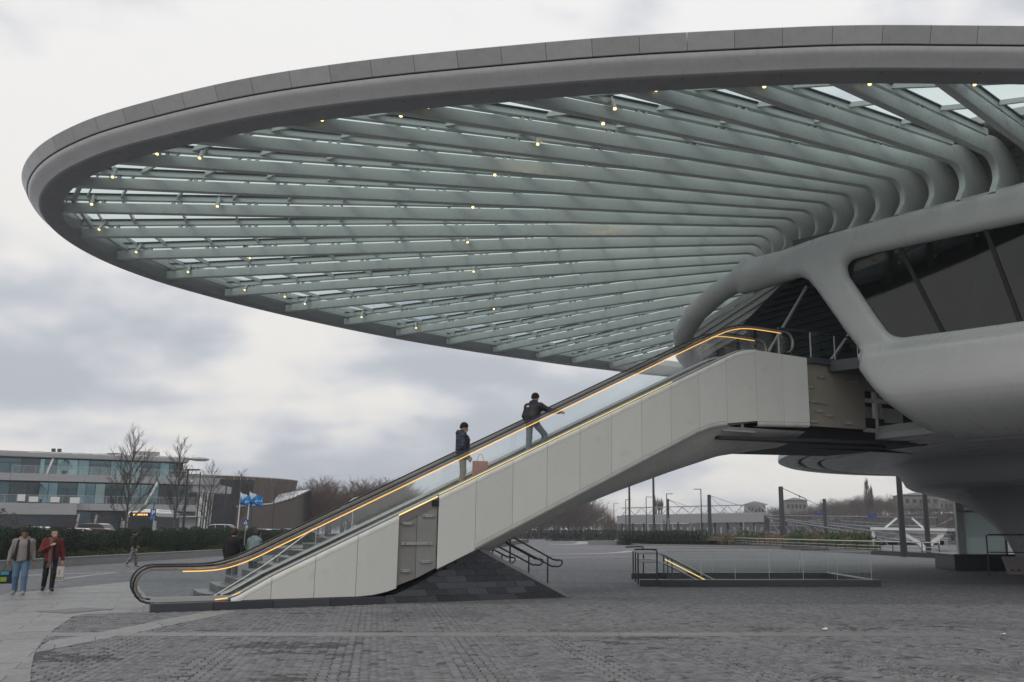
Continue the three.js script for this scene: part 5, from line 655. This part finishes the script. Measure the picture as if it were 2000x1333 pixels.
{ // drum building with timber cladding and its slanted low wing
  const c = at(455, 1040, 215), o = thing('drum_building', 'large brown timber clad drum building with a slanted rim', 'building', [c.x - 1, 0, c.z]), top = at(420, 929, 205).y, rx = 14.5, wood_ = [std(.135, .098, .07, .8), std(.12, .088, .064, .8), std(.15, .11, .08, .8), std(.105, .08, .06, .8)];
  // clad in upright bays leaning outwards
  for (let i = 0; i < 64; i++) { const a0 = i / 64 * 2 * Math.PI, a1 = (i + .97) / 64 * 2 * Math.PI, q = (a, y, k) => V(Math.cos(a) * (rx + k) + 0, y, Math.sin(a) * (11 + k)), h = (a) => top - .55 * Math.cos(a) - .2; const rows = [[q(a0, 0, -1.8), q(a1, 0, -1.8)], [q(a0, h(a0) * .5, -.9), q(a1, h(a1) * .5, -.9)], [q(a0, h(a0), 0), q(a1, h(a1), 0)]]; part('cladding_bay', skin(rows), wood_[(i * 7) % 4], o); }
  part('roof_rim', tube(Array.from({ length: 48 }, (_, i) => { const a = i / 48 * 6.283; return V(Math.cos(a) * rx, top - .55 * Math.cos(a) - .05, Math.sin(a) * 11); }), .16, 6, 120, true), M.galv, o); part('core', cyl(12.2, 10.2, top - 1, 0, (top - 1) / 2, 0, 32), dark, o);
  const d = 178, p = at(505, 1040, d), w = thing('slanted_wing', 'dark brown wing with a pale glazed roof rising to a sharp prow', 'building', [p.x, 0, p.z]), q = (x, y, dz) => { const r = at(x, y, d + dz); return V(r.x - p.x, r.y, r.z - p.z); };
  const z1 = q(462, 990, 8), z2 = q(530, 985, 0), z3 = q(607, 957, -6), g0 = (v) => v.clone().setY(0);
  part('wall', skin([[g0(z1), z1], [g0(z2), z2], [g0(q(575, 973, -3)), q(575, 973, -3)], [g0(z3), z3], [g0(q(600, 965, 20)), q(600, 962, 20)]]), std(.075, .06, .05, .8), w); part('glazed_roof', skin([[z2, q(545, 966, 22)], [q(570, 974, -3), q(575, 960, 22)], [z3, q(600, 957, 22)]]), std(.5, .52, .54, .25), w); for (let i = 0; i < 9; i++) { const t = i / 9; part('roof_bar', bar(z2.clone().lerp(z3, t).add(V(0, .1 - Math.sin(t * Math.PI) * .35, 0)), q(lerp(545, 600, t), lerp(966, 957, t), 22), .18, .12), M.pole, w); }
  part('ridge', tube([z1, z2, q(575, 972.5, -3), z3], .16, 5, 20), M.galv, w);
  const hb = (x, y, d2, wd, h, lb) => { const c2 = at(x, y, d2), t = thing('hill_house', lb, 'house', [c2.x, c2.y - h, c2.z]); part('wall', box(wd, h, wd * .7, 0, h / 2, 0), std(.22, .21, .20, .8), t); part('roof', new THREE.ConeGeometry(wd * .72, h * .22, 4).rotateY(Math.PI / 4).scale(1.05, 1, .8).translate(0, h * 1.1, 0), std(.14, .14, .15, .7), t); for (let i = 0; i < 5; i++) part('window', box(wd * .1, h * .3, .1, (i - 2) * wd * .18, h * .55, wd * .35 + .05), dark, t); };
  hb(1474, 985, 345, 7, 5, 'pale pavilion roof among the hillside woods'); hb(1552, 978, 345, 8, 5, 'domed grey house on the hill with a finial'); hb(1790, 968, 345, 14, 5, 'long white house high on the hill by the thick mast'); hb(1850, 978, 345, 9, 4, 'brick house on the hill left of the lift tower'); 
  const fi = at(1562, 966, 345), fo = thing('finial', 'thin finial above the domed house on the hill', 'finial', [fi.x, fi.y - 2.5, fi.z]); part('rod', rod(V(0, 0, 0), V(0, 2.2, 0), .12, .06, 6), M.pole, fo); part('knob', new THREE.SphereGeometry(.35, 8, 6).translate(0, 1.7, 0), M.pole, fo);
}
// vehicles
function car(x, y, d, turn, col, L, H, label) {
  const p = at(x, 1040, d), o = thing('parked_car', label, 'car', [p.x, .5, p.z], turn), paint = new THREE.MeshPhysicalMaterial({ color: lin(...col), roughness: .35, clearcoat: 1, clearcoatRoughness: .1, metalness: .1 }), h = L / 2, sh = H * .56;
  const side = [[-h, .35], [-h * .98, sh * .9], [-h * .86, sh], [-h * .45, sh + .02], [h * .42, sh + .02], [h * .95, sh * .84], [h, .4], [h * .9, .25], [-h * .9, .25]].reverse(); part('body', prism(side, 1.75, .08).translate(0, 0, -.875), paint, o);
  const cab = [[-h * .88, sh], [-h * .66, H - .08], [-h * .45, H], [h * .05, H - .02], [h * .2, H - .1], [h * .52, sh]].reverse(); part('roof', prism([[-h * .66, H - .09], [-h * .45, H], [h * .05, H - .02], [h * .2, H - .12], [h * .12, H - .13], [-h * .6, H - .12]].reverse(), 1.5, .03).translate(0, 0, -.75), paint, o); part('window', prism(cab.map(([a, b]) => [a * .985, b - .03]), 1.54, .05).translate(0, 0, -.77), dark, o); part('pillar', [-.4, .02].map((k) => box(.07, H - sh, 1.56, h * k, (H + sh) / 2 - .02, 0)), paint, o);
  for (const sx of [-.62, .62]) for (const s of [-1, 1]) { const w = part('wheel', new THREE.CylinderGeometry(.33, .33, .22, 16).rotateX(Math.PI / 2).translate(h * sx, .33, s * .8), M.rubber, o); part('rim', new THREE.CylinderGeometry(.2, .2, .24, 10).rotateX(Math.PI / 2).translate(h * sx, .33, s * .8), M.galv, w); } for (const s of [-1, 1]) part('headlight', box(.08, .12, .35, h * .97, sh * .72, s * .6), M.whitePaint, o);
  return o;
}
car(78, 0, 76, -.15, [.62, .62, .62], 4.3, 1.62, 'white parked car behind the couple, above the left hedge'); car(196, 0, 84, -.05, [.03, .032, .036], 4.7, 1.95, 'dark grey van like car with long roof above the hedge'); car(168, 0, 76, .1, [.6, .6, .6], 4.2, 1.5, 'white parked car partly hidden below the dark grey car'); car(203, 0, 77, .2, [.30, .03, .04], 4.1, 1.5, 'red parked car just right of the white one behind the hedge'); car(442, 0, 100, .05, [.6, .6, .6], 4.8, 2.0, 'white parked van left of the crossing sign'); car(520, 0, 108, -.1, [.5, .5, .5], 4.3, 1.55, 'silver parked car right of the teal jacket person'); car(548, 0, 112, .1, [.32, .33, .34], 4.3, 1.55, 'grey parked car second right of the crossing sign'); car(575, 0, 118, 0, [.45, .45, .46], 4.3, 1.6, 'pale parked car rightmost of the row behind the hedge'); car(410, 0, 118, 0, [.03, .03, .035], 4.3, 1.6, 'dark parked car in front of the white banner poles');
{ // bus
  const p = at(300, 1040, 97), o = thing('city_bus', 'white and green city bus with orange destination display', 'bus', [p.x, .5, p.z], 1.02), wm = new THREE.MeshPhysicalMaterial({ color: lin(.62, .63, .63), roughness: .35, clearcoat: .8 }), gm = std(.11, .28, .07, .4), L = 9.5;
  part('body', rbox(2.5, 2.9, L, .22, 0, 1.75, 0), wm, o); part('roof_unit', rbox(1.9, .35, L * .6, .12, 0, 3.25, -.5), M.whitePaint, o);
  o.rotation.y = .15; part('windscreen', rbox(2.26, 1.75, .06, .02, 0, 1.75, L / 2 + .0), dark, o); part('destination_display', rbox(2.0, .42, .07, .02, 0, 2.85, L / 2 + .0), M.black, o);
  for (let i = 0; i < 7; i++) part('display_sign', box(i === 3 ? .2 : .14, .16, .02, -.62 + i * .2, 2.85, L / 2 + .045), M.led, o);
  part('green_front', rbox(2.3, .7, .06, .02, 0, .62, L / 2 + .0), gm, o); for (const s of [-1, 1]) { part('side_window', rbox(.05, 1.2, L * .86, .02, s * 1.24, 2.1, -.3), dark, o); part('green_stripe', rbox(.05, .75, L * .4, .02, s * 1.245, 1.0, L * .22), gm, o); for (const z of [-2.6, 2.8]) part('wheel', new THREE.CylinderGeometry(.48, .48, .3, 18).rotateZ(Math.PI / 2).translate(s * 1.12, .48, z), M.rubber, o); part('mirror', rbox(.2, .5, .15, .05, s * 1.45, 2.5, L / 2 + .15), M.black, o); part('headlight', rbox(.4, .18, .05, .02, s * .85, .75, L / 2 + .03), M.whitePaint, o); }
}
// signs
const font = await new FontLoader().loadAsync('fonts/droid/droid_sans_bold.typeface.json'), blue = std(.02, .07, .30, .5);
{ const d = 66, p = at(295, 1040, d), o = thing('parking_sign', 'blue parking sign with white P on a thin pole', 'sign', [p.x, .4, p.z], .15), y = at(295, 1002, d).y - .4; part('pole', cyl(.035, .035, y + .75, 0, (y + .75) / 2, -.04), M.pole, o); part('board', rbox(.36, .5, .03, .012, 0, y, 0), blue, o); part('letter', new TextGeometry('P', { font, size: .32, depth: .012, curveSegments: 5 }).translate(-.12, y - .15, .016), M.whitePaint, o); part('plate', rbox(.36, .16, .03, .01, 0, y - .40, 0), std(.06, .16, .36, .5), o); }
{ const d = 72, p = at(478, 1040, d), o = thing('crossing_sign', 'square blue pedestrian crossing sign with white triangle', 'sign', [p.x, .3, p.z], .1), y = at(478, 1021, d).y - .3; part('pole', cyl(.03, .03, y + .2, 0, (y + .2) / 2, -.04), M.galv, o); part('board', rbox(.40, .44, .03, .012, 0, y, 0), blue, o); part('triangle', prism([[-.15, -.13], [.15, -.13], [0, .15]], .01).translate(0, y, .016), M.whitePaint, o); part('figure', [prism([[-.05, -.11], [-.02, -.11], [0, -.03], [.03, -.11], [.06, -.11], [.02, .03], [-.02, .03]], .008).translate(0, y, .028), new THREE.CylinderGeometry(.02, .02, .01, 8).rotateX(Math.PI / 2).translate(0, y + .06, .03)], M.black, o); }
const flag = (x, y0, y1, d, lb) => { const t0 = at(x, y0, d), o = thing('flag_pole', lb, 'flag', [t0.x, 0, t0.z]); part('pole', rod(V(0, 0, 0), V(.12, t0.y, 0), .07, .05, 8), M.whitePaint, o); const c = document.createElement('canvas'); c.width = 128; c.height = 96; const g = c.getContext('2d'); g.fillStyle = '#2f86c8'; g.fillRect(0, 0, 128, 96); g.fillStyle = '#e8eef4'; g.beginPath(); g.moveTo(0, 0); g.lineTo(60, 0); g.lineTo(20, 60); g.fill(); for (let k = 0; k < 6; k++) { g.beginPath(); g.ellipse(30 + k * 16, 30 + (k * 37) % 44, 9, 4, k, 0, 7); g.fill(); } g.fillStyle = '#1d3f7c'; g.fillRect(0, 84, 128, 12); const t = new THREE.CanvasTexture(c); t.colorSpace = THREE.SRGBColorSpace; const rows = []; for (let i = 0; i <= 14; i++) { const r = []; for (let j = 0; j <= 4; j++) r.push(V(.12 + i * .10, t0.y - .1 - j * .27 - Math.pow(i / 14, 1.3) * .5, .16 * Math.sin(i * .9 + j * .3))); rows.push(r); } const gm = skin(rows); const uv = gm.attributes.uv; for (let i = 0; i < uv.count; i++) uv.setXY(i, Math.floor(i / 5) / 14, 1 - (i % 5) / 4); part('flag', gm, new THREE.MeshStandardMaterial({ map: t, roughness: .9, side: 2 }), o); };
flag(468, 962, 1030, 98, 'blue and white flag on the left white pole'); flag(486, 961, 1030, 98, 'blue and white flag on the right white pole'); 
{ for (let i = 0; i < 7; i++) { const p = at(383 + i * 5 + rr(-1, 1), rr(955, 968), 118 + (i % 3)), o = thing('banner_pole', 'thin pale pole in the cluster right of the lamp mast', 'pole', [p.x, 0, p.z], 0, 'cluster of pale poles by the bus'); part('pole', rod(V(0, 0, 0), V(.25, p.y, 0), .09, .07, 6), i % 3 ? M.whitePaint : M.galv, o); } }
{ const p = at(366, 1040, 112), o = thing('stop_shelter', 'small pale bus shelter behind the bus', 'shelter', [p.x, .4, p.z]); part('side_panel', box(2.2, 3.0, .12, 0, 1.5, 0), withMap(std(.42, .42, .42, .6), .5), o); part('roof', rbox(2.8, .16, 2.2, .04, 0, 3.05, 0), M.galv, o); }
{ const sh = (x, y, d, w, h, col, lb) => { const p = at(x, 1040, d), o = thing('bush', lb, 'bush', [p.x, .5, p.z]), m = std(...col, .9); m.side = 2; part('foliage', leaves(600, w, h, w, .18, (q) => Math.sin(Math.PI * clamp(q * .8 + .2))), m, o); part('stem', cyl(.08, .12, h * .5, 0, h * .25, 0, 6), M.bark, o); };
  sh(185, 0, 118, 2.2, 3.4, [.10, .05, .035], 'reddish brown rounded bush above the dark grey car'); sh(205, 0, 120, 2.0, 3.2, [.09, .055, .035], 'brown rounded bush right of the reddish one'); sh(140, 0, 112, 1.4, 2.8, [.10, .035, .035], 'small dark red bush left of the dark grey car'); sh(22, 0, 108, 2.6, 3.3, [.09, .085, .07], 'pale twiggy bush at the far left by the office'); sh(236, 0, 105, 1.6, 3.0, [.02, .035, .018], 'dark green bush behind the tallest leafless tree'); sh(0, 0, 100, 1.6, 3.6, [.06, .03, .025], 'brown bush cut by the left edge of the photo'); }
renderer.render(scene, camera);
